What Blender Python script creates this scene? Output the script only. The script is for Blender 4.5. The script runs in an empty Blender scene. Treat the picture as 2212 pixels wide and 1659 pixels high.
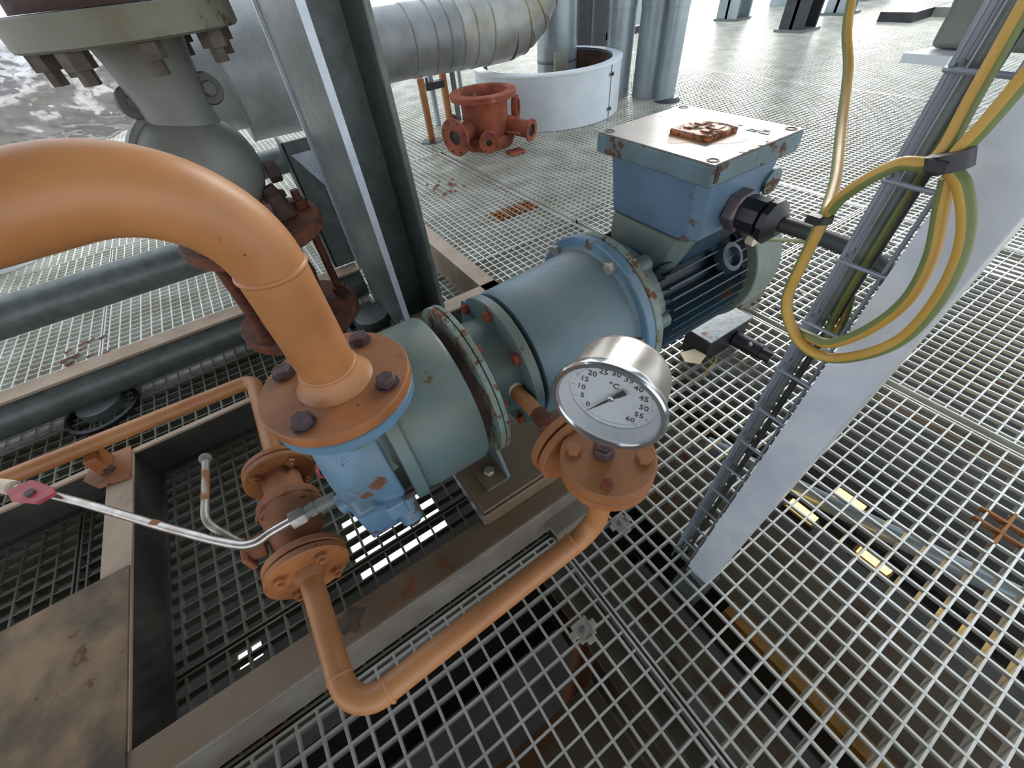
import bpy, bmesh, math, random
from mathutils import Vector, Matrix
random.seed(7)
PI = math.pi
SC = bpy.context.scene
COL = SC.collection
# ------------------------------------------------------------------ camera, sky, light, exposure
cam = bpy.data.objects.new('camera', bpy.data.cameras.new('camera'))
COL.objects.link(cam)
cam.data.sensor_width = 36.0
cam.data.lens = 36.0 * 866.93 / 2212
cam.data.clip_start = 0.02
cam.data.clip_end = 300
right = Vector((0.82780451, -0.55542442, -0.07901521))
down = Vector((-0.45197703, -0.57682774, -0.68043113))
fwd = Vector((0.3323499, 0.59897702, -0.72853968))
cam.matrix_world = Matrix(((right.x, -down.x, -fwd.x, 0), (right.y, -down.y, -fwd.y, 0),
                           (right.z, -down.z, -fwd.z, 1.0), (0, 0, 0, 1)))
SC.camera = cam
SC.view_settings.view_transform = 'Standard'
SC.view_settings.look = 'None'
SC.view_settings.gamma = 1
SC.view_settings.use_curve_mapping = False
SC.view_settings.exposure = 0.0
W = bpy.data.worlds.new('sky'); SC.world = W; W.use_nodes = True
nt = W.node_tree
bg = nt.nodes['Background']
tc = nt.nodes.new('ShaderNodeTexCoord'); sp = nt.nodes.new('ShaderNodeSeparateXYZ')
rp = nt.nodes.new('ShaderNodeValToRGB')
nt.links.new(tc.outputs['Generated'], sp.inputs[0]); nt.links.new(sp.outputs['Z'], rp.inputs[0])
rp.color_ramp.elements[0].position = 0.0; rp.color_ramp.elements[0].color = (0.93, 0.96, 1, 1)
rp.color_ramp.elements[1].position = 0.6; rp.color_ramp.elements[1].color = (0.80, 0.88, 1, 1)
nt.links.new(rp.outputs[0], bg.inputs['Color'])
bg.inputs['Strength'].default_value = 1.75
sun = bpy.data.objects.new('sun', bpy.data.lights.new('sun', 'SUN')); COL.objects.link(sun)
sun.data.energy = 4.5; sun.data.angle = math.radians(32); sun.data.color = (1.0, 0.97, 0.92)
sun.rotation_euler = Vector((-0.80, -0.60, -0.34)).to_track_quat('-Z', 'Y').to_euler()

# ------------------------------------------------------------------ mesh helpers
class MB:
    def __init__(s): s.v = []; s.f = []
    def add(s, vs, fs):
        n = len(s.v); s.v += [Vector(v) for v in vs]; s.f += [tuple(i + n for i in f) for f in fs]; return s
    def box(s, x0, x1, y0, y1, z0, z1, m=None):
        vs = [Vector(p) for p in ((x0,y0,z0),(x1,y0,z0),(x1,y1,z0),(x0,y1,z0),(x0,y0,z1),(x1,y0,z1),(x1,y1,z1),(x0,y1,z1))]
        if m: vs = [m @ v for v in vs]
        return s.add(vs, [(0,3,2,1),(4,5,6,7),(0,1,5,4),(1,2,6,5),(2,3,7,6),(3,0,4,7)])
    def lathe(s, o, ax, prof, n=32, cap=True, a0=0.0, a1=2*PI, ph=0.0):
        # prof: list of (distance along axis, radius)
        ax = Vector(ax).normalized(); o = Vector(o)
        u = ax.orthogonal().normalized() if abs(ax.z) > .9 else ax.cross(Vector((0,0,1))).normalized()
        w = ax.cross(u)
        full = abs(a1 - a0 - 2*PI) < 1e-6
        m = n if full else n + 1
        vs = []
        for t, r in prof:
            for i in range(m):
                a = a0 + (a1 - a0) * i / n + ph
                vs.append(o + ax*t + (u*math.cos(a) + w*math.sin(a))*r)
        fs = []
        for k in range(len(prof)-1):
            for i in range(n):
                j = (i+1) % m
                fs.append((k*m+i, k*m+j, (k+1)*m+j, (k+1)*m+i))
        if cap and full:
            fs.append(tuple(range(m-1, -1, -1))); fs.append(tuple((len(prof)-1)*m+i for i in range(m)))
        return s.add(vs, fs)
    def cyl(s, p0, p1, r, r1=None, n=24):
        p0 = Vector(p0); p1 = Vector(p1); d = p1 - p0
        return s.lathe(p0, d, [(0, r), (d.length, r if r1 is None else r1)], n)
    def disc(s, p, ax, r, t, n=40, b=.0015):
        return s.lathe(p, ax, [(0, r-b), (b, r), (t-b, r), (t, r-b)], n)
    def hexb(s, p, ax, r, h, ph=.2):
        return s.lathe(p, ax, [(0, r), (h*.85, r), (h, r*.86)], 6, ph=ph)
    def sphere(s, c, r, n=16, sz=1.0):
        return s.lathe(Vector(c)-Vector((0,0,r*sz)), (0,0,1), [(r*sz*(1-math.cos(PI*k/n)), max(r*math.sin(PI*k/n), 1e-4)) for k in range(n+1)], 2*n)
    def tube(s, path, r, n=16, cap=True, rads=None):
        path = [Vector(p) for p in path]
        T = []
        for i in range(len(path)):
            a = path[max(i-1,0)]; b = path[min(i+1,len(path)-1)]; T.append((b-a).normalized())
        u = T[0].orthogonal().normalized(); vs = []
        for i, p in enumerate(path):
            u = (u - T[i]*u.dot(T[i])).normalized(); w = T[i].cross(u)
            rr = rads[i] if rads else r
            for k in range(n):
                a = 2*PI*k/n; vs.append(p + (u*math.cos(a)+w*math.sin(a))*rr)
        fs = []
        for i in range(len(path)-1):
            for k in range(n):
                j = (k+1) % n; fs.append((i*n+k, i*n+j, (i+1)*n+j, (i+1)*n+k))
        if cap: fs.append(tuple(range(n-1,-1,-1))); fs.append(tuple((len(path)-1)*n+k for k in range(n)))
        return s.add(vs, fs)
    def prism(s, poly, d, h):
        # poly: 3D points in a plane, extruded by vector d*h
        d = Vector(d).normalized()*h; n = len(poly); P = [Vector(p) for p in poly]
        return s.add(P + [p+d for p in P], [tuple(range(n-1,-1,-1)), tuple(range(n,2*n))] + [(i,(i+1)%n,n+(i+1)%n,n+i) for i in range(n)])

def arcpath(pts, rads, seg=8):
    pts = [Vector(p) for p in pts]; out = [pts[0]]
    for i in range(1, len(pts)-1):
        p = pts[i]; a = (pts[i-1]-p).normalized(); b = (pts[i+1]-p).normalized()
        ang = a.angle(b); R = rads[i-1] if isinstance(rads, (list,tuple)) else rads
        L = R / math.tan(ang/2); c = p + (a+b).normalized()*(R/math.sin(ang/2))
        s0 = p + a*L; s1 = p + b*L; v0 = s0-c; v1 = s1-c; th = v0.angle(v1)
        for k in range(seg+1):
            t = k/seg; out.append(c + (v0*math.sin((1-t)*th) + v1*math.sin(t*th))/math.sin(th))
    out.append(pts[-1]); return out

def smooth(pts, n=8):
    pts = [Vector(p) for p in pts]; P = [pts[0]*2-pts[1]] + pts + [pts[-1]*2-pts[-2]]; out = []
    for i in range(1, len(P)-2):
        for k in range(n):
            t = k/n; a,b,c,d = P[i-1],P[i],P[i+1],P[i+2]
            out.append(.5*((2*b)+(c-a)*t+(2*a-5*b+4*c-d)*t*t+(3*b-a-3*c+d)*t**3))
    out.append(pts[-1]); return out

def worldloc(o):
    v = Vector((0,0,0))
    while o is not None: v += o.location; o = o.parent
    return v

def obj(name, mb, mat, parent=None, loc=None, ang=32, bevel=0, kind=None):
    """links the collected geometry as ONE mesh object; vertices given in world space"""
    if loc is None:
        if parent is not None: org = worldloc(parent)
        else:
            xs = [v.x for v in mb.v]; ys = [v.y for v in mb.v]; zs = [v.z for v in mb.v]
            org = Vector(((min(xs)+max(xs))/2, (min(ys)+max(ys))/2, min(zs)))
    else: org = Vector(loc)
    me = bpy.data.meshes.new(name)
    me.from_pydata([v - org for v in mb.v], [], mb.f); me.update()
    bm = bmesh.new(); bm.from_mesh(me)
    bmesh.ops.recalc_face_normals(bm, faces=bm.faces)
    th = math.radians(ang)
    for f in bm.faces: f.smooth = True
    for e in bm.edges:
        if len(e.link_faces) == 2 and e.calc_face_angle(0) > th: e.smooth = False
    bm.to_mesh(me); bm.free()
    me.materials.append(mat)
    o = bpy.data.objects.new(name, me); COL.objects.link(o)
    if parent is None: o.location = org
    else: o.parent = parent; o.location = org - worldloc(parent)
    if bevel:
        m = o.modifiers.new('edge', 'BEVEL'); m.width = bevel; m.segments = 2; m.limit_method = 'ANGLE'
        m.angle_limit = math.radians(40)
    if kind: o['kind'] = kind
    return o

def tag(o, label, cat, group=None):
    o['label'] = label; o['category'] = cat
    if group: o['group'] = group
    return o
def thing(name, loc, label, cat, group=None):
    o = bpy.data.objects.new(name, None); COL.objects.link(o); o.location = loc; o.empty_display_size = .05
    return tag(o, label, cat, group)
def struct(o): o['kind'] = 'structure'; return o

# ------------------------------------------------------------------ materials
def S(c):  # sRGB 0-255 to linear
    return tuple(((x/255)/12.92 if x/255 <= .04045 else ((x/255+.055)/1.055)**2.4) for x in c) + (1,)
MATS = {}
def mat(name, col, col2=None, metal=0.0, rough=.5, scale=9, dust=None, dust_amt=0.0, rust=None, rust_amt=0.0,
        rust_scale=14, bump=.15, bscale=60, spec=.5, detail=5, contrast=.25, emis=None, stretch=None):
    if name in MATS: return MATS[name]
    m = bpy.data.materials.new(name); m.use_nodes = True; t = m.node_tree; N = t.nodes; L = t.links
    b = N['Principled BSDF']
    geo = N.new('ShaderNodeNewGeometry')
    src = geo.outputs['Position']
    if stretch:
        mp = N.new('ShaderNodeMapping'); mp.inputs['Scale'].default_value = stretch; L.new(src, mp.inputs[0]); src = mp.outputs[0]
    def noise(sc, det=detail, ro=.6):
        n = N.new('ShaderNodeTexNoise'); n.inputs['Scale'].default_value = sc; n.inputs['Detail'].default_value = det
        n.inputs['Roughness'].default_value = ro; L.new(src, n.inputs['Vector']); return n.outputs['Fac']
    def ramp(v, a, c):
        r = N.new('ShaderNodeMapRange'); r.inputs[1].default_value = a; r.inputs[2].default_value = c; r.clamp = True
        L.new(v, r.inputs[0]); return r.outputs[0]
    def mix(f, a, c):
        x = N.new('ShaderNodeMix'); x.data_type = 'RGBA'
        if hasattr(f, 'is_linked') or hasattr(f, 'links'): L.new(f, x.inputs[0])
        else: x.inputs[0].default_value = f
        for s_, v in ((x.inputs[6], a), (x.inputs[7], c)):
            if isinstance(v, tuple): s_.default_value = v
            else: L.new(v, s_)
        return x.outputs[2]
    def math_(op, a, c):
        x = N.new('ShaderNodeMath'); x.operation = op
        for s_, v in ((x.inputs[0], a), (x.inputs[1], c)):
            if isinstance(v, (int, float)): s_.default_value = v
            else: L.new(v, s_)
        return x.outputs[0]
    c = S(col); c2 = S(col2) if col2 else tuple(x*.72 for x in c[:3]) + (1,)
    out = mix(ramp(noise(scale), .5-contrast/2, .5+contrast/2), c, c2)
    rghv = rough; metv = metal
    if dust:
        sx = N.new('ShaderNodeSeparateXYZ'); L.new(geo.outputs['Normal'], sx.inputs[0])
        up = ramp(sx.outputs['Z'], -.1, .75)
        d = math_('MULTIPLY', math_('MULTIPLY', up, ramp(noise(scale*.8+3), .3, .6)), dust_amt)
        out = mix(d, out, S(dust))
    if rust:
        rm = ramp(noise(rust_scale, 7, .7), .72-rust_amt, .76-rust_amt)
        rc = mix(noise(rust_scale*4), S(rust), tuple(x*.4 for x in S(rust)[:3])+(1,))
        out = mix(rm, out, rc)
        rghv = math_('ADD', math_('MULTIPLY', rm, .9-rough), rough)
        if metal: metv = math_('MULTIPLY', math_('SUBTRACT', 1.0, rm), metal)
    L.new(out, b.inputs['Base Color'])
    if isinstance(rghv, float) or isinstance(rghv, int):
        n2 = noise(scale*2.3); L.new(math_('ADD', math_('MULTIPLY', n2, .16), rough-.08), b.inputs['Roughness'])
    else: L.new(rghv, b.inputs['Roughness'])
    if isinstance(metv, (float, int)): b.inputs['Metallic'].default_value = metv
    else: L.new(metv, b.inputs['Metallic'])
    b.inputs['Specular IOR Level'].default_value = spec
    if bump:
        bp = N.new('ShaderNodeBump'); bp.inputs['Strength'].default_value = bump; bp.inputs['Distance'].default_value = .004
        L.new(noise(bscale, 6), bp.inputs['Height']); L.new(bp.outputs[0], b.inputs['Normal'])
    if emis:
        b.inputs['Emission Color'].default_value = S(emis[0]); b.inputs['Emission Strength'].default_value = emis[1]
    MATS[name] = m; return m

ORANGE = mat('orange_paint', (180,124,74), (154,98,56), rough=.42, scale=4, dust=(190,140,100), dust_amt=.25, rust=(96,52,34), rust_amt=.045, rust_scale=30, bump=.08)
ORANGE_D = mat('orange_paint_dusty', (166,106,58), (142,86,48), rough=.55, scale=12, dust=(138,92,56), dust_amt=.85, rust=(84,48,38), rust_amt=.10, rust_scale=26, bump=.2)
ORANGE_R = mat('orange_paint_rusted', (156,100,62), (128,80,50), rough=.65, scale=14, dust=(150,98,66), dust_amt=.5, rust=(70,38,30), rust_amt=.09, rust_scale=22, bump=.35)
BLUE = mat('pump_blue', (82,112,120), (88,104,102), rough=.40, scale=5, dust=(104,112,98), dust_amt=1.0, rust=(112,82,54), rust_amt=.07, rust_scale=20, bump=.12)
TBOX = mat('terminal_blue', (96,124,148), (86,110,128), rough=.42, scale=7, dust=(120,130,136), dust_amt=.4, rust=(120,84,60), rust_amt=.10, rust_scale=14, bump=.12)
TRAYM = mat('tray_wire', (150,158,170), (128,136,148), rough=.4, metal=.3)
LANT = mat('lantern_blue', (98,130,148), (92,116,126), rough=.40, scale=5, dust=(118,130,128), dust_amt=.8, rust=(120,88,60), rust_amt=.06, rust_scale=16, bump=.12)
BLUE_C = mat('pump_blue_clean', (98,136,166), (86,116,134), rough=.4, scale=10, dust=(120,136,140), dust_amt=.35, rust=(120,80,56), rust_amt=.12, rust_scale=18, bump=.12)
RIMG = mat('worn_green_rim', (128,150,146), (110,120,104), rough=.5, scale=16, rust=(124,84,52), rust_amt=.2, rust_scale=26, bump=.2)
MOTORB = mat('motor_dark_blue', (44,72,92), (36,52,58), rough=.4, scale=14, dust=(60,80,84), dust_amt=.5, rust=(110,64,34), rust_amt=.10, rust_scale=16)
COWLG = mat('cowl_grey_green', (124,136,124), (100,112,104), rough=.5, scale=8, rust=(110,70,40), rust_amt=.05)
LID = mat('lid_worn', (138,130,124), (118,110,104), rough=.32, scale=6, rust=(150,112,84), rust_amt=.12, rust_scale=9, bump=.08)
LIDSIDE = mat('lid_side_blue', (100,124,134), (86,104,108), rough=.5, scale=9, rust=(106,76,46), rust_amt=.14, rust_scale=20)
PLATEO = mat('orange_rust_plate', (196,122,62), (150,104,84), rough=.5, scale=34, rust=(120,74,40), rust_amt=.2, rust_scale=40)
RUST = mat('rust_brown', (112,62,40), (78,46,34), rough=.8, scale=22, rust=(150,84,44), rust_amt=.14, bump=.4)
RUSTD = mat('rust_dark', (76,54,46), (52,42,38), rough=.8, scale=30, rust=(120,62,40), rust_amt=.1, bump=.5)
RUSTO = mat('rust_orange', (160,88,58), (120,60,44), rough=.8, scale=8, rust=(206,160,116), rust_amt=.13, rust_scale=9, bump=.4)
RUSTRED = mat('rust_red', (146,70,42), (104,48,34), rough=.8, scale=40, bump=.4)
SKID = mat('skid_brown', (124,110,90), (112,92,68), rough=.55, scale=5, dust=(126,106,88), dust_amt=.3, rust=(150,96,54), rust_amt=.14, rust_scale=5, bump=.12, metal=.1)
SKIDV = mat('skid_side', (136,130,120), (116,108,98), rough=.45, scale=9, rust=(140,100,70), rust_amt=.06, metal=.25)
GALV = mat('galvanised_dark', (112,120,118), (92,100,98), rough=.42, scale=26, metal=.25, bump=.06, contrast=.3)
GALVL = mat('galvanised_lit', (216,224,234), (196,206,220), rough=.38, scale=16, metal=.2, bump=.05, contrast=.3)  # paler zinc: light on column edges and post face put into the colour
GALVT = mat('galvanised_top', (178,158,136), (160,140,120), rough=.5, scale=10, metal=.1, rust=(150,110,80), rust_amt=.05)
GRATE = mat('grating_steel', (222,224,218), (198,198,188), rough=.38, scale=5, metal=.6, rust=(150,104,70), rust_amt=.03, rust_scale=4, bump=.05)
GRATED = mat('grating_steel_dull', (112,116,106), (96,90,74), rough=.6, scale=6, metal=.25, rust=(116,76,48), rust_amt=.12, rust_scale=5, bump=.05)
CLAD = mat('cladding_aluminium', (146,150,150), (124,128,128), rough=.42, scale=5, metal=.3, bump=.05)
CLADE = mat('cladding_elbow', (162,164,160), (138,136,122), rough=.4, scale=4, metal=.3, bump=.05)
FOIL = mat('foil', (232,230,228), (206,202,196), rough=.24, scale=10, metal=.55, bump=.5, bscale=34)
VALVEG = mat('valve_grey', (122,124,116), (108,110,102), rough=.5, scale=8, rust=(120,76,46), rust_amt=.09, rust_scale=12, bump=.12)
VALVEGR = mat('valve_grey_stained', (118,118,104), (104,98,76), rough=.55, scale=7, rust=(104,76,48), rust_amt=.12, rust_scale=12, bump=.2)
BOLTD = mat('bolt_dark', (82,62,66), (58,44,46), rough=.6, scale=60, rust=(120,62,44), rust_amt=.14, rust_scale=60, bump=.4)
BOLTZ = mat('bolt_zinc', (172,170,160), (140,136,124), rough=.45, scale=40, metal=.4, bump=.1)
STEELT = mat('tube_steel', (206,202,198), (170,160,150), rough=.3, scale=20, metal=.85, bump=.03)
STEEL = mat('stainless', (220,222,224), (196,198,200), rough=.18, scale=10, metal=.95, bump=.02)
STEELB = mat('stainless_case', (206,200,190), (184,178,166), rough=.28, scale=12, metal=.8, bump=.03)
DIAL = mat('dial_white', (206,212,216), (200,206,210), rough=.5, bump=0)
BLACK = mat('black_plastic', (40,40,44), (30,30,34), rough=.4, bump=.05)
INK = mat('ink', (50,50,54), (46,46,50), rough=.6, bump=0)
RUBBER = mat('cable_sheath', (66,68,68), (52,52,50), rough=.55, bump=.06)
GLANDM = mat('gland_metal', (120,108,112), (98,88,90), rough=.4, metal=.5)
JBOX = mat('box_grey', (92,98,102), (76,82,86), rough=.28, scale=14, metal=.5, rust=(130,90,50), rust_amt=.02)
WHITE = mat('white_cladding', (214,222,228), (196,206,212), rough=.45, scale=3, bump=.04)
WHITET = mat('white_rim', (232,240,244), (222,230,236), rough=.4, bump=.02)
PIPEG = mat('pale_pipe', (164,176,182), (148,160,166), rough=.3, scale=3, metal=.35, bump=.04)
DARKCOL = mat('dark_steel', (54,56,60), (40,42,46), rough=.5, bump=.05)
INNERB = mat('ring_inside', (104,80,64), (70,56,48), rough=.8)
REDH = mat('red_handle', (176,64,72), (150,50,60), rough=.45, scale=20, bump=.3)
TAPE = mat('white_tape', (222,208,186), (200,184,160), rough=.6)
PAPER = mat('paper', (226,208,176), (212,190,150), rough=.7)
GY_Y = mat('wire_yellow', (198,158,72), (176,138,60), rough=.45, bump=.03)
GY_G = mat('wire_green', (118,128,74), (104,114,66), rough=.45, bump=.03)
LEAF = mat('leaf_pale', (176,192,140), (150,160,110), rough=.6)
DEBRIS = mat('debris_brown', (130,88,64), (96,66,50), rough=.9)
SHADE_SLAB = mat('shade_slab_grey', (92,92,92), (78,78,78), rough=.8)
LOWB = mat('lower_beam', (100,90,76), (84,66,48), rough=.7, scale=4, rust=(120,84,50), rust_amt=.16, rust_scale=3)
LOWO = mat('lower_ochre', (164,124,62), (130,96,54), rough=.7, scale=6)
LOWD = mat('lower_dark', (62,58,54), (40,38,36), rough=.8, scale=3, rust=(90,62,40), rust_amt=.1, rust_scale=3)
GROUND = mat('ground_pale', (200,198,190), (176,174,168), rough=.9, scale=1)
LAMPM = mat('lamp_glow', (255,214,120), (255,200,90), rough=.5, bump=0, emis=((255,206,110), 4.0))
GLASS = bpy.data.materials.new('gauge_glass'); GLASS.use_nodes = True
_t = GLASS.node_tree; _t.nodes.clear()
_o = _t.nodes.new('ShaderNodeOutputMaterial'); _m = _t.nodes.new('ShaderNodeMixShader'); 
_tr = _t.nodes.new('ShaderNodeBsdfTransparent'); _g = _t.nodes.new('ShaderNodeBsdfGlossy'); _g.inputs['Roughness'].default_value = .08
_m.inputs[0].default_value = .07; _t.links.new(_tr.outputs[0], _m.inputs[1]); _t.links.new(_g.outputs[0], _m.inputs[2]); _t.links.new(_m.outputs[0], _o.inputs[0])
# two-tone wire: yellow with a green stripe round the tube (object UV-free: stripe set per face)

# ------------------------------------------------------------------ floor: grating panels
floor = struct(bpy.data.objects.new('floor', None)); COL.objects.link(floor)
def panel(x0, x1, y0, y1, px, ax, py, ay, single, m, deep=.030, holes=()):
    """ax / ay: phase of the bars. Y-running rods flush on top, X-running bearing bars standing deep."""
    fr = MB()
    w = .0045
    fr.box(x0, x1, y0, y0+w, -deep, .001); fr.box(x0, x1, y1-w, y1, -deep, .001)
    fr.box(x0, x0+w, y0, y1, -deep, .001); fr.box(x1-w, x1, y0, y1, -deep, .001)
    g = obj('grating_panel', fr, m, floor, loc=(x0, y0, 0))
    gl = worldloc(g)
    xs = []; k = math.ceil((x0+.008-ax)/px)
    while ax+k*px < x1-.008: xs.append(ax+k*px); k += 1
    ys = []; k = math.ceil((y0+.008-ay)/py)
    while ay+k*py < y1-.008: ys.append(ay+k*py); k += 1
    if single:
        a = MB().box(-.0025, .0025, 0, y1-y0-.008, -.010, 0)
        b = MB().box(0, x1-x0-.008, -.0022, .0022, -deep+.001, -.0005)
        first = None
        for x in xs:
            if first is None: first = obj('cross_bar', MB().add([v+Vector((x,y0+.004,0)) for v in a.v], a.f), m, g, loc=(x,y0+.004,0)); continue
            c = first.copy(); COL.objects.link(c); c.parent = g; c.location = (x-x0, .004, 0)
        first = None
        for y in ys:
            if first is None: first = obj('bearing_bar', MB().add([v+Vector((x0+.004,y,0)) for v in b.v], b.f), m, g, loc=(x0+.004,y,0)); continue
            c = first.copy(); COL.objects.link(c); c.parent = g; c.location = (.004, y-y0, 0)
    else:
        b = MB()
        for x in xs: b.box(x-.0025, x+.0025, y0+.004, y1-.004, -.010, 0)
        for y in ys: b.box(x0+.004, x1-.004, y-.0022, y+.0022, -deep+.001, -.0005)
        obj('bars', b, m, g, kind='stuff')
    return g
PX1, PX2, PY = .0415, .0387, .0390
panel(-.806, .246, -.62, .327, PX1, -.395, PY, .0383, True, GRATE)
panel(.252, 1.374, -.70, .72, PX2, .4721, PY, .0383, True, GRATE)
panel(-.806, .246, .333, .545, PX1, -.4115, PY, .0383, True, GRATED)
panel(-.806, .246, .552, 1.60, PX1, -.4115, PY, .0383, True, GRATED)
panel(.252, 1.374, .726, 1.60, PX2, .4721, PY, .0383, True, GRATE)
panel(1.400, 2.52, -.70, .72, PX2, 1.42, PY, .0383, True, GRATE)
panel(-.806, .246, 1.606, 3.2, PX1, -.4115, PY, .0383, False, GRATE)
panel(.252, 1.374, 1.606, 3.2, PX2, .4721, PY, .0383, False, GRATE)
panel(1.400, 2.52, .726, 1.60, PX2, 1.42, PY, .0383, False, GRATE)
panel(1.400, 2.52, 1.606, 3.2, PX2, 1.42, PY, .0383, False, GRATE)
panel(2.526, 4.6, -.70, 3.2, PX2, 2.54, PY, .0383, False, GRATE)
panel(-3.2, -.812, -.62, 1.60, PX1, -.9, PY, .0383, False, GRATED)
panel(-3.2, -.812, 1.606, 3.2, PX1, -.9, PY, .0383, False, GRATE)
panel(-3.2, 4.6, 3.206, 6.5, PX2, 0, PY, .0383, False, GRATE)
panel(4.606, 12.0, -3.0, 6.5, PX2*1.0, 0, PY*1.0, .0383, False, GRATE)
panel(-3.2, 16.0, 6.506, 14.0, PX2*2, 0, PY*2, .0383, False, GRATE)
# wide bearing strip visible in the joint at x = 1.39
obj('support_flange', MB().box(1.345, 1.43, -.7, 6.4, -.040, -.032), GALVT, floor)
obj('support_flange', MB().box(.20, .30, -.7, .33, -.040, -.032), GRATED, floor)
obj('support_flange', MB().box(-3.0, 4.5, 1.57, 1.64, -.040, -.032), GRATED, floor)
rs = MB()
for k_ in range(10): rs.box(1.10+.0387*k_*.72-.003, 1.10+.0387*k_*.72+.003, 1.905, 1.99, -.012, .0012)
for yy in (1.910,1.949,1.988): rs.box(1.09,1.37,yy-.0026,yy+.0026,-.03,.0009)
for xx in (1.0914,1.1301): rs.box(xx-.003,xx+.003,-.33,-.22,-.012,.0009)
rs.box(1.05,1.17,-.2757,-.2704,-.03,.0006)
obj('rust_stained_bars', rs, mat('bar_rust',(168,116,70),(130,84,54),rough=.8), floor, kind='stuff')
# rust-stained cells on the walkway
# clips
def clip(x, y, name_lab):
    t = thing('grating_clip', (x, y, 0), name_lab, 'clip', 'grating clips')
    obj('saddle', MB().box(x-.020,x+.020,y-.020,y+.020,-.006,.002).box(x-.030,x-.018,y-.006,y+.010,-.002,.006).box(x+.018,x+.030,y-.010,y+.006,-.002,.006).box(x-.008,x+.008,y-.030,y-.018,-.002,.006), BOLTZ, t, bevel=.001)
    obj('bolt', MB().lathe((x,y,.002),(0,0,1),[(0,.007),(.003,.007),(.004,.005)],16), GALV, t)
clip(.175, .127, 'square zinc clip with round bolt on grating in front of the bent orange pipe')
clip(.405, .253, 'square zinc clip on grating right of the flanged gauge pot')

# ------------------------------------------------------------------ setting: unseen slab added overhead to cut the sky light, kerb
ceil = struct(obj('shade_slab', MB().box(-7, 2.6, -4.0, 2.6, 3.3, 3.4), SHADE_SLAB))

# ------------------------------------------------------------------ lower level seen through the grating
def lower(name, mb, m, label, cat, group=None): return tag(obj(name, mb, m), label, cat, group)
def ibeamY(x, w, y0, y1, zt, h=.22):
    return MB().box(x-w/2, x+w/2, y0, y1, zt-.014, zt).box(x-w/2, x+w/2, y0, y1, zt-h, zt-h+.014).box(x-.006, x+.006, y0, y1, zt-h+.014, zt-.014)
def ibeamX(y, w, x0, x1, zt, h=.22):
    return MB().box(x0, x1, y-w/2, y+w/2, zt-.014, zt).box(x0, x1, y-w/2, y+w/2, zt-h, zt-h+.014).box(x0, x1, y-.006, y+.006, zt-h+.014, zt-.014)
lower('lower_beam', ibeamY(.512, .030, -1.6, -.02, -.10, .05), LOWO, 'narrow ochre bolted beam under the grating at lower right', 'beam', 'beams under the grating')
lower('lower_beam', ibeamY(.68, .26, -1.6, 1.2, -.16, .3), LOWB, 'wide rust-brown beam under the grating right of the galvanised post', 'beam', 'beams under the grating')
lower('lower_beam', ibeamY(.30, .22, -1.6, .6, -.16, .3), LOWB, 'grey-brown beam flange under the grating joint in the lower middle', 'beam', 'beams under the grating')
lower('lower_beam', ibeamX(-.05, .22, -1.2, .15, -.18, .3), LOWB, 'dull beam crossing under the front left grating', 'beam', 'beams under the grating')
lower('lower_beam', ibeamY(1.50, .18, -1.6, 1.2, -.50, .3), LOWD, 'dark beam deep under the right grating', 'beam', 'beams under the grating')
lower('lower_beam', ibeamX(.30, .12, -1.4, .7, -.30, .2), LOWD, 'dark beam under the front edge of the skid', 'beam', 'beams under the grating')
lower('lower_pipe', MB().tube([(1.09,.40,-.42),(1.187,.082,-.42),(1.303,-.302,-.42),(1.50,-.95,-.42)], .032, 24), PIPEG, 'grey round pipe slanting under the grating below the galvanised post', 'pipe')
lower('lower_pipe', MB().tube([(-.35,-.25,-.30),(.05,.02,-.30),(.3,.2,-.30)], .03, 16), ORANGE_R, 'ochre pipe end under the grating below the bent orange pipe', 'pipe')
# lower deck: plates with gaps that let daylight through
dk = MB(); Z = -1.3
gaps = [(-.44,.10,1.15,1.58),(-1.10,-.98,1.119,1.20),(-.80,-.70,1.50,1.75),(1.78,2.08,.85,1.18)]
xs = sorted({-6, 5.2} | {g[0] for g in gaps} | {g[1] for g in gaps}); ys = sorted({-6, 4.2} | {g[2] for g in gaps} | {g[3] for g in gaps})
plates = []
for i in range(len(xs)-1):
    for j in range(len(ys)-1):
        cx = (xs[i]+xs[i+1])/2; cy = (ys[j]+ys[j+1])/2
        if any(g[0] < cx < g[1] and g[2] < cy < g[3] for g in gaps): continue
        dk.box(xs[i], xs[i+1], ys[j], ys[j+1], Z-.02, Z)
lower('lower_deck', dk, LOWD, 'dark lower deck far below the grating with bright openings', 'deck')
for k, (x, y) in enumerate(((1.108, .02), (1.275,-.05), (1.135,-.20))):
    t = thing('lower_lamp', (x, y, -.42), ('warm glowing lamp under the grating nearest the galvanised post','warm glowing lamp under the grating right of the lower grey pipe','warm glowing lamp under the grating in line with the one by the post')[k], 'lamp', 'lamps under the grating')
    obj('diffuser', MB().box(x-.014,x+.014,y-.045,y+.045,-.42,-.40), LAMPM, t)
    obj('housing', MB().box(x-.022,x+.022,y-.055,y+.055,-.45,-.421), LOWD, t)

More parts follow.
